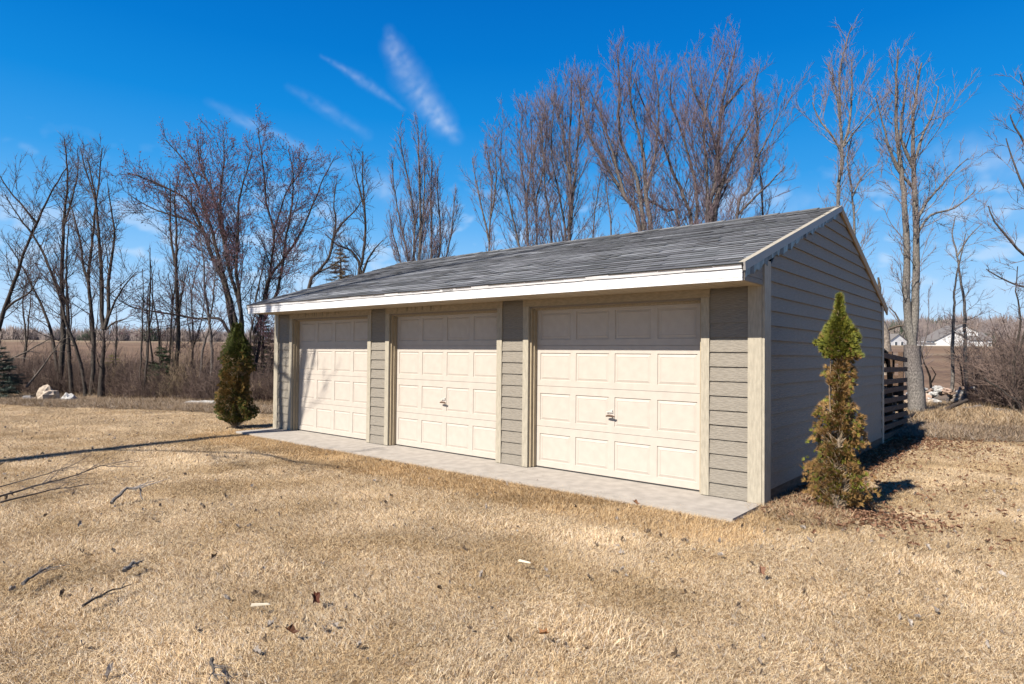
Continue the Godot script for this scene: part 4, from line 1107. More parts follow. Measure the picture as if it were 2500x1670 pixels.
func make_cedar(label: String, at: Vector3, height: float, profile: Array, count: int, dark: bool) -> void:
	var t := thing("arborvitae", label, "arborvitae", at)
	var trunk := Buf.new()
	var stems := [Vector3(0, 0, 0), Vector3(0.03, 0, 0.02), Vector3(-0.04, 0, -0.02)] if not dark else [Vector3(0, 0, 0), Vector3(0.09, 0, 0.02), Vector3(-0.06, 0, 0.03), Vector3(0.02, 0, -0.07)]
	var tops := []
	for s in stems.size():
		var pts := PackedVector3Array()
		var rs := PackedFloat32Array()
		var top: float = height * [0.97, 0.72, 0.55, 0.8][s]
		var lean := Vector3(rnd.randf_range(-1, 1), 0, rnd.randf_range(-1, 1)) * (0.05 if s == 0 else 0.10)
		if dark and s < 2:
			lean = Vector3([-0.10, 0.12][s], 0, 0)
			top = height * [0.97, 0.93][s]
		for k in 9:
			var q := k / 8.0
			pts.push_back(stems[s] * 0.5 + lean * q * (1.6 - q) + Vector3(rnd.randf_range(-0.008, 0.008), top * q, rnd.randf_range(-0.008, 0.008)))
			rs.push_back(lerpf(0.026 if s == 0 else 0.018, 0.004, q))
		trunk.tube(pts, rs, 6, Color(0.36, 0.30, 0.24), Color(0.25, 0.17, 0.10))
		tops.append(pts)
	# bare twigs
	var twigs := Buf.new()
	var where := []
	var tints := []
	var dens_noise := FastNoiseLite.new()
	dens_noise.seed = 15 if dark else 16
	dens_noise.frequency = 2.6
	for k in count:
		var q := pow(rnd.randf(), 1.05)
		var y := height * (0.04 + 0.96 * q)
		var rad := 0.0
		for j in profile.size() - 1:
			if y >= profile[j][0] and y <= profile[j + 1][0]:
				rad = lerpf(profile[j][1], profile[j + 1][1], (y - profile[j][0]) / (profile[j + 1][0] - profile[j][0]))
		if rad <= 0.0 or rnd.randf() > rad * 4.2 + 0.12:
			continue
		var a := rnd.randf() * TAU
		var bumpy: float = 1.0 + 0.95 * dens_noise.get_noise_3d(cos(a) * 0.5, y, sin(a) * 0.5)
		var r := rad * bumpy * (sqrt(rnd.randf()) * 0.45 + 0.55 if dark or y > height * 0.70 else pow(rnd.randf(), 0.6))
		var axis: PackedVector3Array = tops[0] if not dark or y < height * 0.55 else tops[rnd.randi() % 2]
		var ax: Vector3 = axis[clampi(int(y / height * 8.0), 0, 8)]
		var p := Vector3(ax.x + cos(a) * r, y, ax.z + sin(a) * r)
		var gap := dens_noise.get_noise_3d(p.x * 2.0, p.y * 2.0, p.z * 2.0)
		if not dark and y < height * 0.70 and gap < 0.02:
			continue
		var out := Vector3(cos(a), rnd.randf_range(0.4, 1.5), sin(a)).normalized()
		var basis := Basis(out.cross(Vector3(rnd.randf_range(-1, 1), 0.2, rnd.randf_range(-1, 1))).normalized(), out, Vector3.ZERO)
		basis.z = basis.x.cross(basis.y)
		var sc := rnd.randf_range(0.8, 1.7)
		where.append(Transform3D(basis.scaled(Vector3(sc, sc, sc)), p - out * 0.02))
		var green := Color(0.115, 0.125, 0.018).lerp(Color(0.055, 0.080, 0.018), rnd.randf())
		var brown := Color(0.24, 0.15, 0.05).lerp(Color(0.14, 0.075, 0.03), rnd.randf())
		var mixed := 0.0
		if dark:
			green = Color(0.040, 0.052, 0.012).lerp(Color(0.075, 0.085, 0.016), rnd.randf())
			brown = Color(0.24, 0.15, 0.045).lerp(Color(0.12, 0.08, 0.025), rnd.randf())
			mixed = clampf(0.9 - absf(y / height - 0.42) * 2.4 + gap * 0.8, 0.0, 0.9) * (0.0 if y > height * 0.74 else 1.0)
		else:
			green = green.lerp(Color(0.22, 0.19, 0.02), 0.5 * rnd.randf())
			mixed = (0.58 + gap * 1.1) if y < height * 0.71 else 0.06
		tints.append(brown if rnd.randf() < mixed else green)
		if rnd.randf() < (0.2 if y < height * 0.7 else 0.02):
			var inner := Vector3(ax.x, maxf(y - r * rnd.randf_range(0.3, 1.0), 0.02), ax.z)
			twigs.spike(inner, p + out * 0.06, 0.0028, Color(0.34, 0.27, 0.19), Color(0.24, 0.17, 0.11))
	put(trunk.mesh(), "trunk", M.bark, t)
	put(twigs.mesh(), "twigs", M.twig, t).set_meta("kind", "stuff")
	many(cedar_spray(), "foliage", M.leaf, t, where, tints)


func needle_spray() -> ArrayMesh:
	var b := Buf.new()
	for k in 34:
		var y := 0.14 * k / 34.0
		var a := k * 2.4
		var o := Vector3(0, y, 0)
		var d := Vector3(cos(a), 0.7, sin(a)).normalized()
		var s := d.cross(Vector3(0.2, 0.9, 0.4)).normalized() * 0.0028
		b.tri(o - s, o + s, o + d * 0.032, Vector3(0, 1, 0.3), Color.WHITE)
	return b.mesh()


func make_spruce(label: String, at: Vector3, height: float, radius: float, col: Color, sparse: float) -> void:
	var t := thing("spruce", label, "evergreen", at)
	var trunk := Buf.new()
	trunk.tube(PackedVector3Array([Vector3(0, -0.1, 0), Vector3(0.02, height * 0.5, 0), Vector3(0, height, 0)]), PackedFloat32Array([0.03 * height, 0.018 * height, 0.004]), 7, Color(0.12, 0.09, 0.07), Color(0.1, 0.08, 0.05))
	var where := []
	var tints := []
	var y := 0.12
	while y < height - 0.05:
		var reach := radius * pow(1.0 - y / height, 0.8)
		var n := int((7.0 + reach * 5.0) * sparse)
		for k in n:
			var a := rnd.randf() * TAU
			var len := reach * rnd.randf_range(0.65, 1.1)
			var d := Vector3(cos(a), rnd.randf_range(-0.15, 0.2), sin(a)).normalized()
			trunk.spike(Vector3(0, y, 0), Vector3(0, y, 0) + d * len, 0.008, Color(0.1, 0.08, 0.06), Color(0.08, 0.07, 0.04))
			var m := int(len / 0.055) + 2
			for j in m:
				var q := lerpf(0.25, 1.0, float(j) / m)
				for e in 2:
					var dir := (d + Vector3(rnd.randf_range(-0.8, 0.8), rnd.randf_range(-0.25, 0.35), rnd.randf_range(-0.8, 0.8))).normalized()
					var bx := dir.cross(Vector3(0.1, 1, 0.2)).normalized()
					var bs := Basis(bx, dir, bx.cross(dir))
					var sc := rnd.randf_range(0.8, 1.4)
					where.append(Transform3D(bs.scaled(Vector3(sc, sc, sc)), Vector3(0, y, 0) + d * len * q))
					tints.append(col * rnd.randf_range(0.6, 1.5))
		y += 0.11 + 0.04 * rnd.randf()
	put(trunk.mesh(), "trunk", M.bark, t)
	many(needle_spray(), "foliage", M.leaf, t, where, tints)


func make_conifers() -> void:
	make_cedar("thin browning arborvitae with a green tuft on top beside the gable wall", Vector3(0.60, -0.04, -0.44), 2.26, [[0.0, 0.2], [0.2, 0.29], [0.5, 0.25], [0.95, 0.20], [1.4, 0.13], [1.53, 0.08], [1.62, 0.15], [1.76, 0.165], [1.9, 0.105], [2.02, 0.045], [2.24, 0.012]], 19000, false)
	make_cedar("dense two topped dark arborvitae with bronzed lower half by the left garage corner", Vector3(-10.52, -0.04, 0.42), 2.16, [[0.0, 0.03], [0.12, 0.07], [0.22, 0.32], [0.36, 0.36], [0.50, 0.27], [0.8, 0.235], [1.3, 0.24], [1.55, 0.20], [1.8, 0.13], [2.16, 0.035]], 17000, true)
	make_spruce("young dark spruce at the left edge beside the boulders", Vector3(-22.6, -0.04, 1.95), 1.75, 0.95, Color(0.032, 0.048, 0.038), 1.0)
	make_spruce("small dark spruce among the trunks left of the double trunked tree", Vector3(-20.3, -0.04, -1.9), 1.75, 0.85, Color(0.035, 0.050, 0.022), 0.9)
	make_spruce("tiny olive evergreen in the brush behind the leaning dead limbs", spot(27.0, -16.9), 1.5, 0.55, Color(0.11, 0.10, 0.022), 0.8)
	make_spruce("bronzed evergreen half hidden behind the left slope of the garage roof", Vector3(-16.9, -0.04, -6.5), 5.4, 1.5, Color(0.10, 0.078, 0.05), 0.9)
	make_spruce("dark evergreen peeping through the trunks just past the left garage corner", spot(24.5, -9.6), 3.4, 0.9, Color(0.06, 0.055, 0.032), 0.8)


# ---------------------------------------------------------------- crib, stones, logs
func make_crib() -> void:
	var t := thing("wooden_crib", "weathered slatted wooden crib with black tarp behind the gable wall", "crib", Vector3(-0.05, 0, -6.45))
	var slats := [[1.60, 1.50, 0], [1.32, 1.30, 1], [1.09, 1.07, 0], [0.92, 0.90, 1], [0.735, 0.69, 0], [0.575, 0.52, 0], [0.405, 0.35, 0], [0.235, 0.20, 1], [0.07, 0.035, 0]]
	for s in slats:
		var b := Buf.new()
		var x := rnd.randf_range(0.0, 0.012)
		b.hexa([Vector3(-0.045 + x, s[0] - 0.048, -0.012), Vector3(x, s[0] - 0.048, -0.012), Vector3(x - 0.01, s[1] - 0.046, -2.9), Vector3(-0.055 + x, s[1] - 0.046, -2.9), Vector3(-0.045 + x, s[0] + 0.048, -0.012), Vector3(x, s[0] + 0.048, -0.012), Vector3(x - 0.01, s[1] + 0.046, -2.9), Vector3(-0.055 + x, s[1] + 0.046, -2.9)])
		var o := put(b.mesh(), "slat", M.slat, t)
		b = Buf.new()
		b.box(Vector3(-0.044 + x, s[0] - 0.046, -0.0125), Vector3(x - 0.001, s[0] + 0.046, 0.0))
		put(b.mesh(), "slat_end", M.slat_end, o)
	for z in [-0.16, -1.5, -2.75]:
		var b := Buf.new()
		b.box(Vector3(-0.15, -0.05, z - 0.045), Vector3(-0.058, 1.67, z + 0.045))
		put(b.mesh(), "post", M.slat, t)
	for s in slats:   # the far side of the crib
		var b := Buf.new()
		b.box(Vector3(-1.42, s[0] - 0.045, -2.9), Vector3(-1.38, s[0] + 0.045, -0.02))
		put(b.mesh(), "slat", M.slat, t)
	for k in 9:   # back rails
		var b := Buf.new()
		b.box(Vector3(-1.375, 0.02 + 0.175 * k, -2.9), Vector3(-0.16, 0.11 + 0.175 * k, -2.86))
		put(b.mesh(), "slat", M.slat, t)
	# shredded black tarp
	var tarp := Buf.new()
	tarp.hexa([Vector3(-1.3, 1.80, -0.25), Vector3(-0.17, 1.86, -0.25), Vector3(-0.17, 1.55, -2.2), Vector3(-1.3, 1.5, -2.2), Vector3(-1.3, 1.812, -0.25), Vector3(-0.17, 1.872, -0.25), Vector3(-0.17, 1.562, -2.2), Vector3(-1.3, 1.512, -2.2)])
	for k in 150:
		var z := rnd.randf_range(-2.2, -0.2)
		var y := lerpf(1.86, 1.55, (-z - 0.2) / 2.0)
		var p := Vector3(-0.165 + rnd.randf_range(-0.02, 0.04), y, z)
		var e := p + Vector3(rnd.randf_range(-0.04, 0.03), -rnd.randf_range(0.12, 0.5), rnd.randf_range(-0.06, 0.06))
		tarp.spike(p, e, rnd.randf_range(0.008, 0.02), Color.WHITE, Color.WHITE)
	put(tarp.mesh(), "tarp", M.tarp, t)
	# split logs stacked inside the crib
	var fire := thing("firewood_heap", "dark heap of firewood inside the slatted crib", "firewood", Vector3(-0.75, 0, -7.95))
	for k in 36:
		var b := Buf.new()
		var p := Vector3(rnd.randf_range(-0.42, 0.42), 0.06 + 0.125 * int(k / 6), lerpf(-1.15, 1.1, (k % 6) / 5.0))
		b.tube(PackedVector3Array([p - Vector3(0.2, 0, 0.03), p + Vector3(0.2, 0.01, 0.03)]), PackedFloat32Array([0.075, 0.07]), 7, Color(0.13, 0.10, 0.08), Color(0.13, 0.10, 0.08), true)
		put(b.mesh(), "log", M.bark, fire)


func stone_mesh(sd: int, sharp: float) -> ArrayMesh:
	var nz := FastNoiseLite.new()
	nz.seed = sd
	nz.frequency = 0.9
	var b := Buf.new()
	var rows := 9
	var segs := 14
	for r in rows + 1:
		for s in segs:
			var th := PI * r / rows
			var ph := TAU * s / segs
			var d := Vector3(sin(th) * cos(ph), cos(th), sin(th) * sin(ph))
			var k := 1.0 + sharp * nz.get_noise_3dv(d * 1.3) + 0.25 * sharp * nz.get_noise_3dv(d * 4.0)
			b.v.push_back(d * k * 0.5)
			b.n.push_back(d)
			var tone := 1.0 + 0.35 * nz.get_noise_3dv(d * 2.0 + Vector3(9, 0, 0))
			b.c.push_back(Color(tone, tone, tone))
	for r in rows:
		for s in segs:
			var a := r * segs + s
			var a2 := r * segs + (s + 1) % segs
			b.i.append_array([a, a2, a2 + segs, a, a2 + segs, a + segs])
	var f := Buf.new()   # faceted, as broken rock is
	for k in range(0, b.i.size(), 3):
		var p := b.v[b.i[k]]
		var q := b.v[b.i[k + 1]]
		var w := b.v[b.i[k + 2]]
		f.tri(p, q, w, p + q + w, b.c[b.i[k]])
	return f.mesh()


func make_stones() -> void:
	var kinds := []
	for k in 6:
		kinds.append(stone_mesh(30 + k, 0.55))
	var tinted := func(lin: Color) -> StandardMaterial3D:
		var m: StandardMaterial3D = M.stone.duplicate()
		m.albedo_color = lin.linear_to_srgb()
		return m
	var pale: Material = tinted.call(Color(0.52, 0.43, 0.34))
	var white: Material = tinted.call(Color(0.55, 0.54, 0.52))
	var pink: Material = tinted.call(Color(0.50, 0.36, 0.28))
	var grey: Material = tinted.call(Color(0.25, 0.24, 0.24))
	var o := put(kinds[0], "boulder", pale, self, Vector3(-21.07, 0.13, 1.05))
	o.basis = Basis(Vector3.UP, 0.7).scaled(Vector3(0.66, 0.56, 0.55))
	tag(o, "large tan boulder with a flat top at the left lawn edge", "boulder")
	o = put(kinds[1], "boulder", white, self, Vector3(-20.58, 0.03, 0.62))
	o.basis = Basis(Vector3.UP, 2.0).scaled(Vector3(0.52, 0.34, 0.4))
	tag(o, "smooth white boulder right of the large tan one", "boulder")
	o = put(kinds[2], "boulder", grey, self, Vector3(-21.5, 0.0, 1.43))
	o.basis = Basis(Vector3.UP, 1.0).scaled(Vector3(0.5, 0.26, 0.4))
	tag(o, "low grey stone in the shade between spruce and tan boulder", "boulder")
	o = put(kinds[3], "stone", white, self, Vector3(-0.2, 0.0, -12.75))
	o.basis = Basis(Vector3.UP, 1.0).scaled(Vector3(0.22, 0.13, 0.2))
	tag(o, "small white stone at the foot of the pale forked tree", "stone")
	# the long low pile
	var pile := thing("stone_pile", "long low pile of pale broken stones at the field edge", "stone pile", Vector3(-0.5, -0.04, -19.2))
	for k in 120:
		var u := rnd.randf_range(-1.0, 1.0)
		var h := 0.62 * (1.0 - u * u) * (1.0 if u < 0.3 else 0.75)
		var q := rnd.randf_range(-1.0, 1.0)
		var m := put(kinds[k % 6], "stone", [pale, white, pale, pink][rnd.randi() % 4], pile, ACROSS * u * 2.3 + AWAY * q * 0.75 + Vector3(0.35, maxf(0.0, h * (1.0 - absf(q) * 0.8)) + 0.03, -0.2))
		var sc := rnd.randf_range(0.16, 0.36)
		m.basis = Basis(Vector3(rnd.randf(), rnd.randf(), rnd.randf()).normalized(), rnd.randf() * TAU).scaled(Vector3(sc, sc * 0.65, sc))
	# logs and fallen wood
	log_thing("fallen log with bark stripped, beside the thick forked tree", spot(20.1, -10.9) + Vector3(0, 0.06, 0), spot(20.6, -9.75) + Vector3(0, 0.2, 0), 0.075, Color(0.36, 0.29, 0.22))
	log_thing("bleached slab of driftwood lying left of the dark arborvitae", spot(18.6, -9.5) + Vector3(0, 0.03, 0), spot(18.3, -8.25) + Vector3(0, 0.1, 0), 0.10, Color(0.47, 0.45, 0.43))
	log_thing("dark rotting log right of the pale forked tree", Vector3(0.02, 0.07, -14.3), Vector3(0.5, 0.36, -15.5), 0.06, Color(0.09, 0.07, 0.055))
	log_thing("grey barked log lying at the right edge of the rough ground", Vector3(1.15, 0.04, -15.8), Vector3(2.3, 0.06, -16.5), 0.11, Color(0.22, 0.205, 0.20))
	log_thing("short grey log in the rough grass before the stone pile", Vector3(0.38, 0.03, -16.2), Vector3(0.72, 0.10, -16.8), 0.10, Color(0.27, 0.25, 0.25))
	var stump := thing("tree_stump", "tall broken stump with peeling bark behind the rear garage corner", "stump", Vector3(-0.62, -0.04, -9.95))
	var b := Buf.new()
	b.tube(PackedVector3Array([Vector3(0, 0, 0), Vector3(0.02, 0.9, 0), Vector3(0.0, 1.7, 0.0), Vector3(-0.03, 2.15, 0), Vector3(-0.06, 2.42, 0)]), PackedFloat32Array([0.25, 0.2, 0.17, 0.16, 0.10]), 9, Color(0.40, 0.33, 0.27), Color(0.43, 0.36, 0.29), true)
	put(b.mesh(), "trunk", M.bark, stump)
	b = Buf.new()
	b.tube(PackedVector3Array([Vector3(-0.06, 2.3, 0), Vector3(-0.1, 2.75, 0), Vector3(-0.07, 3.2, 0), Vector3(-0.1, 3.45, 0.0)]), PackedFloat32Array([0.07, 0.05, 0.035, 0.02]), 6, Color(0.14, 0.11, 0.09), Color(0.14, 0.11, 0.09), true)
	b.tube(PackedVector3Array([Vector3(0.02, 2.2, 0), Vector3(0.25, 2.31, -0.1), Vector3(0.38, 2.33, -0.16)]), PackedFloat32Array([0.035, 0.03, 0.02]), 5, Color(0.14, 0.11, 0.09), Color(0.14, 0.11, 0.09), true)
	put(b.mesh(), "limb", M.bark, stump)
	# dead limbs leaning into the trees on the left
	fallen("long dead limb leaning low from the left edge into the trees", [Vector3(-23.1, 0.95, 2.0), Vector3(-22.8, 1.35, 1.4), Vector3(-22.35, 1.95, 0.65)], 0.04, Color(0.19, 0.16, 0.135), 6, 0.7)
	fallen("pair of split dead limbs leaning steeply against the dark trunk", [Vector3(-22.25, 0.35, 1.3), Vector3(-22.1, 1.15, 0.85), Vector3(-21.95, 2.05, 0.4)], 0.035, Color(0.19, 0.16, 0.135), 7, 0.6)
	fallen("dark dead branch arching down to the log at the right edge", [Vector3(0.9, 1.0, -15.6), Vector3(1.25, 0.72, -15.5), Vector3(1.55, 0.48, -15.3), Vector3(1.72, 0.30, -15.1), Vector3(1.75, -0.02, -15.0)], 0.032, Color(0.055, 0.045, 0.04), 3, 0.4)


func log_thing(label: String, a: Vector3, e: Vector3, r: float, col: Color) -> void:
	var b := Buf.new()
	var pts := PackedVector3Array()
	var rs := PackedFloat32Array()
	for k in 7:
		pts.push_back((e - a) * (k / 6.0) + Vector3(rnd.randf_range(-1, 1), rnd.randf_range(-1, 1), rnd.randf_range(-1, 1)) * r * 0.18)
		rs.push_back(r * rnd.randf_range(0.82, 1.08) * (1.0 - 0.03 * k))
	b.tube(pts, rs, 9, col, col, true)
	var o := put(b.mesh(), "fallen_log", M.bark, self, a)
	tag(o, label, "log")


func fallen(label: String, path: Array, r: float, col: Color, shoots: int, reach: float) -> void:
	var base: Vector3 = path[0]
	var t := thing("fallen_branch", label, "branch", base, 0.0)
	var b := Buf.new()
	var pts := PackedVector3Array()
	for k in path.size() - 1:
		for j in 4:
			pts.push_back((path[k] as Vector3).lerp(path[k + 1], j / 4.0) - base + Vector3(rnd.randf_range(-1, 1), rnd.randf_range(-1, 1), rnd.randf_range(-1, 1)) * r * 0.5)
	pts.push_back(path[-1] - base)
	var rs := PackedFloat32Array()
	for k in pts.size():
		rs.push_back(r * (1.0 - 0.75 * k / (pts.size() - 1)))
	b.tube(pts, rs, 6, col, col * 0.8, true)
	put(b.mesh(), "stem", M.bark, t)
	b = Buf.new()
	for k in shoots:
		var q := rnd.randf_range(0.15, 0.95) * (pts.size() - 1)
		var i := int(q)
		var p := pts[i].lerp(pts[i + 1], q - i)
		var d := sideways((pts[i + 1] - pts[i]).normalized(), deg_to_rad(rnd.randf_range(20, 50)))
		d.y = absf(d.y) * 0.5
		var path2 := grow(b, p, d.normalized(), reach * rnd.randf_range(0.4, 1.0), r * 0.35, -0.12, 4, 4, col, col * 0.8)
		for j in 4:
			var p2 := path2[1 + j % 3].lerp(path2[2 + j % 3], rnd.randf())
			var d2 := sideways(d, deg_to_rad(rnd.randf_range(25, 60)))
			b.spike(p2, p2 + d2 * reach * rnd.randf_range(0.15, 0.35), r * 0.16, col, col * 0.8)
	put(b.mesh(), "twigs", M.twig, t).set_meta("kind", "stuff")


# ---------------------------------------------------------------- undergrowth and grass
func bramble() -> ArrayMesh:
	var b := Buf.new()
	for k in 46:
		var p := Vector3(rnd.randf_range(-0.8, 0.8), -0.05, rnd.randf_range(-0.5, 0.5))
		var d := Vector3(rnd.randf_range(-0.55, 0.55), 1.0, rnd.randf_range(-0.5, 0.5)).normalized()
		var tone := rnd.randf_range(0.65, 1.35)
		var c := Color(tone, tone * 0.97, tone * 0.94)
		var path := grow(b, p, d, rnd.randf_range(0.5, 1.5), rnd.randf_range(0.005, 0.011), rnd.randf_range(-0.9, 0.3), 3, 4, c, c)
		for j in 9:
			var q := rnd.randf_range(0.6, 3.99)
			var i := int(q)
			var p2 := path[i].lerp(path[i + 1], q - i)
			b.spike(p2, p2 + sideways((path[i + 1] - path[i]).normalized(), deg_to_rad(rnd.randf_range(25, 75))) * rnd.randf_range(0.12, 0.45), 0.0045, c, c)
	return b.mesh()


func make_undergrowth() -> void:
	var m := bramble()
	var where := []
	var tints := []
	for k in 1900:
		var s := rnd.randf_range(-26.0, 22.0)
		var edge := lawn_edge(s)
		var d := edge + 2.4 + pow(rnd.randf(), 1.4) * 9.0
		if s > 4.0:
			d = rnd.randf_range(18.8, 27.0)
			if s / d < 0.745 and (d < 23.5 or rnd.randf() < 0.93):
				continue
		elif s > -7.0 and rnd.randf() < 0.6:
			continue
		var p := spot(d, s)
		var sc := rnd.randf_range(0.42, 0.82) * (1.5 if s > 12.0 and s / d > 0.745 else 1.0)
		var tall := 1.6 if rnd.randf() < 0.16 else 1.0
		where.append(Transform3D(Basis(Vector3.UP, rnd.randf() * TAU).scaled(Vector3(sc, sc * tall * rnd.randf_range(0.8, 1.35), sc)), p))
		var c := Color(0.12, 0.088, 0.075).lerp(Color(0.06, 0.038, 0.032), rnd.randf())
		if rnd.randf() < 0.10:
			c = Color(0.20, 0.15, 0.10)
		tints.append(c)
	var o := many(m, "undergrowth", M.twig, self, where, tints)
	tag(o, "tangled grey brown brambles and brush under the bare trees", "undergrowth", "", "stuff")
	# taller leafless shrubs at the right edge
	var names := ["dense dark leafless thicket shrub filling the right edge", "reddish leafless shrub left of the dense thicket at the right", "grey leafless shrub behind the right thicket, below the roofline of the house"]
	var spots := [[18.6, 14.5, 2.7], [20.5, 15.9, 2.4], [22.5, 18.2, 3.3], [17.6, 14.3, 2.2], [23.0, 17.4, 2.7], [19.4, 15.9, 3.0]]
	var labels := ["tallest dark leafless thicket shrub at the right edge", "leafless shrub leaning over the grey log at right", "grey twiggy shrub farthest back at the right edge", "low leafless shrub nearest the viewer at the right edge", "reddish leafless shrub just right of the white house", "dense leafless shrub between the small grey tree and the right edge"]
	for k in 6:
		var t := thing("thicket_shrub", labels[k], "shrub", spot(spots[k][0], spots[k][1]), 0.0, "leafless shrubs at the right edge")
		var st := Buf.new()
		var tw := Buf.new()
		var hh: float = spots[k][2]
		for j in 15:
			var a := rnd.randf() * TAU
			var c := Color(0.13, 0.095, 0.08) * rnd.randf_range(0.7, 1.5)
			var path := grow(st, Vector3(cos(a), 0, sin(a)) * 0.35 * rnd.randf(), Vector3(cos(a) * 0.42, 1.0, sin(a) * 0.42).normalized(), hh * rnd.randf_range(0.6, 1.1), rnd.randf_range(0.012, 0.026), -0.15, 5, 6, c, c)
			for q in 16:
				var f := rnd.randf_range(0.8, 5.99)
				var i := int(f)
				var p2 := path[i].lerp(path[i + 1], f - i)
				var d2 := sideways((path[i + 1] - path[i]).normalized(), deg_to_rad(rnd.randf_range(25, 70)))
				var path2 := grow(tw, p2, d2, rnd.randf_range(0.3, 0.8), 0.008, 0.1, 3, 3, c, c)
				for w in 6:
					var f3 := rnd.randf_range(0.2, 2.99)
					var p3 := path2[int(f3)].lerp(path2[int(f3) + 1], f3 - int(f3))
					tw.spike(p3, p3 + sideways(d2, deg_to_rad(rnd.randf_range(25, 70))) * rnd.randf_range(0.1, 0.35), 0.005, c, c)
		put(st.mesh(), "stems", M.bark, t)
		put(tw.mesh(), "twigs", M.twig, t).set_meta("kind", "stuff")


func grass_patch(blades: int, radius: float, len_lo: float, len_hi: float, wide: float, flat: float, sd: int) -> ArrayMesh:
	var r := RandomNumberGenerator.new()
	r.seed = sd
	var b := Buf.new()
	for k in blades:
		var a := r.randf() * TAU
		var p := Vector3(cos(a), 0, sin(a)) * radius * sqrt(r.randf())
		p.y = -0.006
		var yaw := r.randfn(0.6, 1.5)
		var lean := clampf(r.randfn(flat, 0.32), 0.1, 1.5)
		var l := r.randf_range(len_lo, len_hi)
		var h := Vector3(cos(yaw), 0, sin(yaw))
		var d1 := (Vector3.UP * cos(lean * 0.75) + h * sin(lean * 0.75))
		var lean2 := minf(lean * r.randf_range(1.0, 1.5), 1.75)
		var d2 := (Vector3.UP * cos(lean2) + h * sin(lean2))
		var side := Vector3(-h.z, 0, h.x).rotated(d1, r.randf_range(-0.9, 0.9)) * wide * r.randf_range(0.6, 1.3) * 0.5
		var m := p + d1 * l * 0.5
		var e := m + d2 * l * 0.55
		var q := r.randf()
		var c := Color(0.56, 0.44, 0.285).lerp(Color(0.40, 0.28, 0.155), r.randf())
		if q < 0.17:
			c = Color(0.15, 0.095, 0.055)
		elif q < 0.26:
			c = Color(0.36, 0.325, 0.28)
		elif q < 0.34:
			c = Color(0.62, 0.53, 0.39)
		var n := (Vector3.UP * 0.75 + d1.cross(side).normalized() * signf(d1.cross(side).y) * 0.5).normalized()
		var i0 := b.v.size()
		for v in [p - side, p + side, m - side * 0.8, m + side * 0.8, e]:
			b.v.push_back(v)
			b.n.push_back(n)
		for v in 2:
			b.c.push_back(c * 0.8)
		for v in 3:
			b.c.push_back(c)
		if d1.cross(side).y > 0.0:
			b.i.append_array([i0, i0 + 1, i0 + 2, i0 + 1, i0 + 3, i0 + 2, i0 + 2, i0 + 3, i0 + 4])
		else:
			b.i.append_array([i0, i0 + 2, i0 + 1, i0 + 1, i0 + 2, i0 + 3, i0 + 2, i0 + 4, i0 + 3])
	return b.mesh()


func on_hard(p: Vector3, keep := 0.0) -> bool:
	if p.x > -9.78 - keep and p.x < 0.03 + keep and p.z < 0.02 and p.z > -6.35:
		return true
	return p.x > -9.72 and p.x < -0.01 and p.z >= 0.0 and p.z < apron_edge(p.x) - 0.06


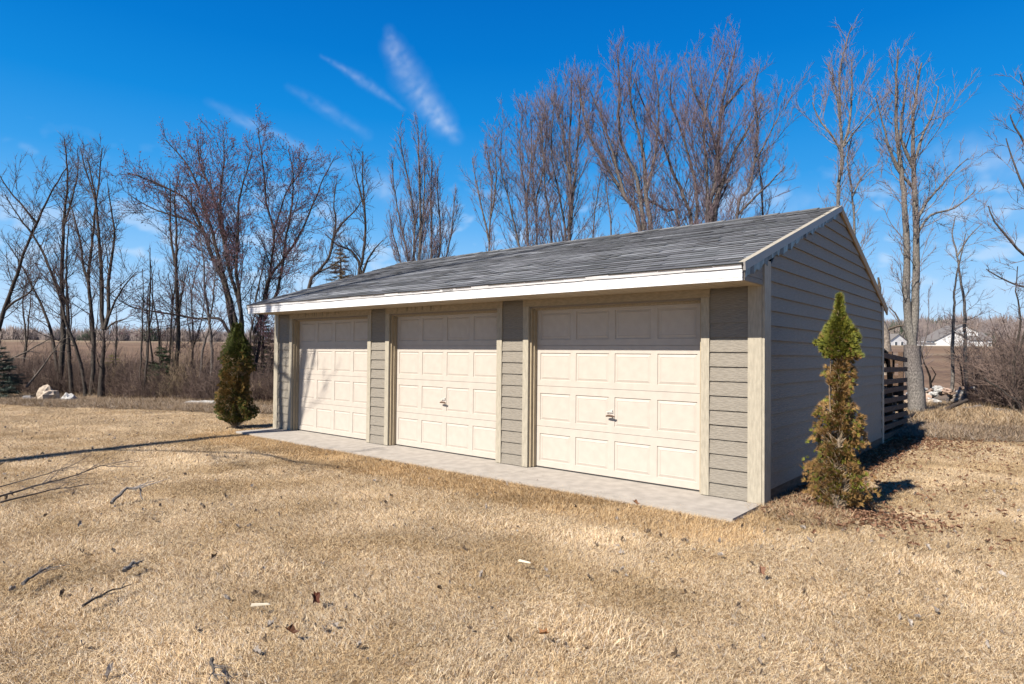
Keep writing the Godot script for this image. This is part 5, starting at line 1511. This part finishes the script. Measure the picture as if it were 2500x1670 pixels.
func make_grass() -> void:
	var meshes := [grass_patch(950, 0.2, 0.020, 0.052, 0.0020, 1.15, 1), grass_patch(700, 0.22, 0.028, 0.062, 0.0022, 0.95, 2), grass_patch(420, 0.24, 0.06, 0.17, 0.0045, 1.1, 3)]
	var where := [[], [], []]
	var tints := [[], [], []]
	var d := 1.2
	while d < 19.5:
		var step := 0.105 + 0.0075 * d
		var half := 0.87 * d + 1.8
		var s := -half
		while s < half:
			var p := EYE + AWAY * (d + rnd.randf_range(-0.5, 0.5) * step) + ACROSS * (s + rnd.randf_range(-0.5, 0.5) * step)
			s += step
			var edge := lawn_edge(across_of(p))
			if depth_of(p) > edge + 0.35:
				continue
			p.y = 0.0
			if on_hard(p, 0.12):
				continue
			p.y = ground_y(p.x, p.z)
			var q := patch_noise.get_noise_2d(p.x * 7.0, p.z * 7.0)
			var q2 := patch_noise.get_noise_2d(p.x * 22.0 + 50.0, p.z * 22.0)
			if q2 < -0.42 and rnd.randf() < 0.7:   # worn thin spots
				continue
			var by_path := p.z > 0.2 and p.z < 1.6 and p.x > -10.0 and p.x < 0.3
			var kind := 1 if by_path or q > 0.32 else 0
			var sc := rnd.randf_range(0.8, 1.2) * (1.0 + 0.012 * d)
			var turn := 1.2 * patch_noise.get_noise_2d(p.x * 3.0 + 90.0, p.z * 3.0) * PI + rnd.randf_range(-1.6, 1.6)
			where[kind].append(Transform3D(Basis(Vector3.UP, turn).scaled(Vector3(sc, sc * rnd.randf_range(0.75, 1.15), sc)), p))
			var v := rnd.randf_range(0.85, 1.15) * (1.06 + 0.3 * q + 0.34 * q2)
			var tint := Color(v, v, v)
			if by_path:
				tint = Color(v * 0.86, v * 0.78, v * 0.66)
			elif depth_of(p) < 12.0 and q < -0.12:
				tint = Color(v * 0.90, v * 0.86, v * 0.78)
			tints[kind].append(tint)
		d += step
	var labels := ["short dry straw coloured lawn grass", "slightly taller golden dry grass along the apron and in clumps"]
	for k in 2:
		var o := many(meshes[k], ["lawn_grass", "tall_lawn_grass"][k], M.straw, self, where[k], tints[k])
		tag(o, labels[k], "grass", "", "stuff")
	# rough unmown strip beyond the lawn
	var w := []
	var t := []
	for k in 9500:
		var s := rnd.randf_range(-24.0, 19.0)
		var edge := lawn_edge(s)
		var far := edge + pow(rnd.randf(), 1.2) * (4.2 if s < 4.0 else 10.5) - 0.25
		if s > -7.5 and s < 7.0 and rnd.randf() < 0.8:
			continue
		var p := spot(far, s)
		if on_hard(p, 0.1):
			continue
		var sc := rnd.randf_range(0.9, 1.6) * (1.0 + 0.5 * smooth(edge + 2.0, edge + 3.2, far))
		w.append(Transform3D(Basis(Vector3.UP, rnd.randf() * TAU).scaled(Vector3(sc, sc * rnd.randf_range(0.6, 1.1), sc)), p))
		var v := rnd.randf_range(0.62, 0.95)
		var pale := smooth(edge + 1.8, edge + 3.0, far)
		t.append(Color(v * 0.66, v * 0.66, v * 0.72).lerp(Color(v * 0.95, v * 0.92, v * 0.88), pale * 0.8))
	# clumps at the foot of the garage corner and the arborvitae
	for k in 110:
		var p := Vector3(rnd.randf_range(0.04, 0.75), 0, rnd.randf_range(-0.75, 0.32))
		p.y = ground_y(p.x, p.z)
		var sc := rnd.randf_range(0.5, 0.95)
		w.append(Transform3D(Basis(Vector3.UP, rnd.randf() * TAU).scaled(Vector3(sc, sc * rnd.randf_range(0.6, 1.1), sc)), p))
		var v := rnd.randf_range(0.7, 1.0)
		t.append(Color(v * 0.85, v * 0.82, v * 0.8))
	var o := many(meshes[2], "rough_grass", M.straw, self, w, t)
	tag(o, "matted grey brown rough grass in the unmown strip beyond the lawn", "grass", "", "stuff")


# a dry leaf: five uneven lobes along a midrib, curled up at the rim
func leaf_mesh(sd: int) -> ArrayMesh:
	var r := RandomNumberGenerator.new()
	r.seed = sd
	var b := Buf.new()
	var n := 14
	var ring := []
	for k in n:
		var a := TAU * k / n
		var rad := (0.5 if k % 3 == 0 else 0.34) * r.randf_range(0.75, 1.15)
		var x := cos(a) * rad
		ring.append(Vector3(x, 0.02 + absf(sin(a)) * 0.24 + r.randf_range(-0.05, 0.12) + 0.35 * x * x, sin(a) * rad * 0.55))
	for k in n:
		b.tri(Vector3(ring[k].x * 0.5, 0.03, 0), ring[k], ring[(k + 1) % n], Vector3.UP, Color.WHITE * r.randf_range(0.75, 1.2))
		b.tri(Vector3(ring[k].x * 0.5, 0.03, 0), Vector3(ring[(k + 1) % n].x * 0.5, 0.03, 0), ring[(k + 1) % n], Vector3.UP, Color.WHITE * r.randf_range(0.75, 1.1))
	return b.mesh()


func make_litter() -> void:
	var m := leaf_mesh(3)
	var where := []
	var tints := []
	for k in 4200:   # brown leaves drifted along the gable wall, round the crib and over the right of the lawn
		var p: Vector3
		var q := rnd.randf()
		if q < 0.42:
			p = Vector3(0.03 + absf(rnd.randfn(0.0, 0.28)), 0, rnd.randf_range(-7.2, -0.25))
		elif q < 0.66:
			p = Vector3(0.1 + absf(rnd.randfn(0.0, 0.55)), 0, rnd.randf_range(-9.6, -6.0))
		elif q < 0.82:
			p = Vector3(0.75 + rnd.randfn(0.0, 0.4), 0, -0.25 + rnd.randfn(0.0, 0.28))
		else:
			p = Vector3(rnd.randf_range(0.3, 4.0), 0, rnd.randf_range(-8.5, 1.0))
		p.y = ground_y(p.x, p.z) + rnd.randf_range(0.015, 0.055)
		if on_hard(p):
			continue
		var sc := rnd.randf_range(0.03, 0.075)
		where.append(Transform3D(Basis(Vector3(rnd.randfn(0, 0.3), 1, rnd.randfn(0, 0.3)).normalized(), rnd.randf() * TAU).scaled(Vector3(sc, sc, sc)), p))
		tints.append(Color(0.12, 0.055, 0.03).lerp(Color(0.23, 0.135, 0.085), rnd.randf()))
	for k in 2300:   # grey curls and dark scraps sprinkled through the lawn
		var d := pow(rnd.randf(), 0.8) * 13.0 + 2.2
		var p := EYE + AWAY * d + ACROSS * rnd.randf_range(-0.9, 0.9) * d
		if depth_of(p) > lawn_edge(across_of(p)):
			continue
		if patch_noise.get_noise_2d(p.x * 9.0, p.z * 9.0 + 40.0) < -0.05 and rnd.randf() < 0.75:
			continue
		p.y = 0.0
		if on_hard(p, 0.1):
			continue
		p.y = ground_y(p.x, p.z) + rnd.randf_range(0.004, 0.03)
		var sc := 0.018 + 0.05 * pow(rnd.randf(), 2.0)
		where.append(Transform3D(Basis(Vector3(rnd.randfn(0, 0.5), 1, rnd.randfn(0, 0.5)).normalized(), rnd.randf() * TAU).scaled(Vector3(sc, sc * 1.6, sc)), p))
		tints.append([Color(0.24, 0.21, 0.185), Color(0.19, 0.155, 0.125), Color(0.10, 0.072, 0.05), Color(0.30, 0.265, 0.235), Color(0.15, 0.115, 0.085)][rnd.randi() % 5])
	var o := many(m, "leaf_litter", M.leaf, self, where, tints)
	tag(o, "dry brown and grey leaf scraps strewn over the lawn and along the gable wall", "leaf litter", "", "stuff")
	# leaves and wood scraps one can point at
	var big := leaf_mesh(8)
	var leaves := [
		[Vector3(-1.16, 0.03, 4.55), 0.11, Color(0.07, 0.022, 0.012), "dark red brown curled leaf right of the pale chip in the left foreground"],
		[Vector3(-0.86, 0.03, 4.9), 0.09, Color(0.085, 0.035, 0.017), "brown upright leaf near the bottom edge left of centre"],
		[Vector3(0.19, 0.03, 4.02), 0.085, Color(0.19, 0.085, 0.03), "orange brown leaf near the bottom edge right of centre"],
		[Vector3(0.73, 0.03, 2.2), 0.10, Color(0.18, 0.095, 0.06), "light brown pointed leaf alone on the right foreground lawn"],
		[Vector3(-0.96, 0.03, 0.96), 0.09, Color(0.18, 0.085, 0.04), "brown leaf in the grass before the right garage door"],
		[Vector3(1.54, 0.03, -2.4), 0.12, Color(0.11, 0.05, 0.03), "large brown leaf on the lawn right of the arborvitae"],
		[Vector3(1.58, 0.03, -4.68), 0.11, Color(0.13, 0.055, 0.03), "reddish brown leaf farther off on the right side lawn"],
	]
	for l in leaves:
		var b := put(big, "fallen_leaf", leaf_tint(l[2]), self, l[0])
		b.basis = Basis(Vector3(0.35, 1, 0.2).normalized(), l[0].x * 3.0).scaled(Vector3(l[1], l[1], l[1]))
		tag(b, l[3], "leaf", "single fallen leaves on the lawn")
	var chips := [[Vector3(-1.31, 0.035, 4.83), 0.95, "pale split wood chip in the left foreground", 0.055], [Vector3(-0.63, 0.035, 3.17), 0.2, "pale wood chip lying in the middle of the lawn", 0.05]]
	var cm := mat("chip", Color(0.52, 0.46, 0.35), 0.7)
	for c in chips:
		var b := Buf.new()
		b.hexa([Vector3(-c[3], 0, -0.009), Vector3(c[3], 0, -0.006), Vector3(c[3], 0, 0.007), Vector3(-c[3], 0, 0.01), Vector3(-c[3] * 0.9, 0.012, -0.007), Vector3(c[3] * 0.8, 0.008, -0.004), Vector3(c[3] * 0.8, 0.008, 0.005), Vector3(-c[3] * 0.9, 0.012, 0.008)])
		var o2 := put(b.mesh(), "wood_chip", cm, self, c[0])
		o2.rotation.y = c[1]
		tag(o2, c[2], "wood chip", "pale wood chips on the lawn")
	var grey := Color(0.115, 0.10, 0.092)
	fallen("long forked dead branch lying on the lawn at the left edge", [Vector3(-5.75, 0.03, 5.35), Vector3(-6.05, 0.08, 4.85), Vector3(-6.2, 0.10, 4.5), Vector3(-6.4, 0.16, 4.1), Vector3(-6.3, 0.14, 3.98)], 0.011, grey, 18, 0.5)
	fallen("second dead branch lying in front of the long forked one", [Vector3(-5.7, 0.02, 5.2), Vector3(-5.85, 0.05, 4.75), Vector3(-5.8, 0.06, 4.4)], 0.010, grey * 0.9, 10, 0.3)
	fallen("thin dead branch sprawling behind the long forked one", [Vector3(-6.5, 0.03, 5.1), Vector3(-6.5, 0.10, 4.7), Vector3(-6.7, 0.16, 4.3), Vector3(-7.2, 0.22, 3.95)], 0.007, grey, 12, 0.5)
	fallen("short arched barkless branch right of the branch pile", [Vector3(-4.95, 0.0, 4.45), Vector3(-5.05, 0.11, 4.28), Vector3(-4.95, 0.12, 4.2), Vector3(-4.8, 0.02, 4.22)], 0.019, Color(0.25, 0.23, 0.215), 4, 0.3)
	fallen("forked grey twig near the lower left corner", [Vector3(-2.78, 0.03, 5.66), Vector3(-2.9, 0.045, 5.56), Vector3(-3.02, 0.04, 5.44)], 0.012, Color(0.16, 0.145, 0.135), 6, 0.2)
	fallen("straight thin twig lying right of the forked grey one", [Vector3(-2.1, 0.03, 5.52), Vector3(-2.2, 0.04, 5.36), Vector3(-2.25, 0.035, 5.2)], 0.009, Color(0.09, 0.075, 0.065), 6, 0.15)
	fallen("broad strip of grey bark lying in the left foreground grass", [Vector3(-2.57, 0.03, 5.14), Vector3(-2.62, 0.05, 5.07), Vector3(-2.67, 0.035, 4.99)], 0.018, Color(0.2, 0.185, 0.17), 3, 0.1)
	fallen("dark stub of twig at the bottom edge left of centre", [Vector3(-0.87, 0.03, 5.32), Vector3(-0.78, 0.04, 5.36), Vector3(-0.68, 0.02, 5.38)], 0.011, Color(0.12, 0.105, 0.095), 5, 0.12)


func leaf_tint(lin: Color) -> StandardMaterial3D:
	var m: StandardMaterial3D = M.leaf.duplicate()
	m.albedo_color = lin.linear_to_srgb()
	return m
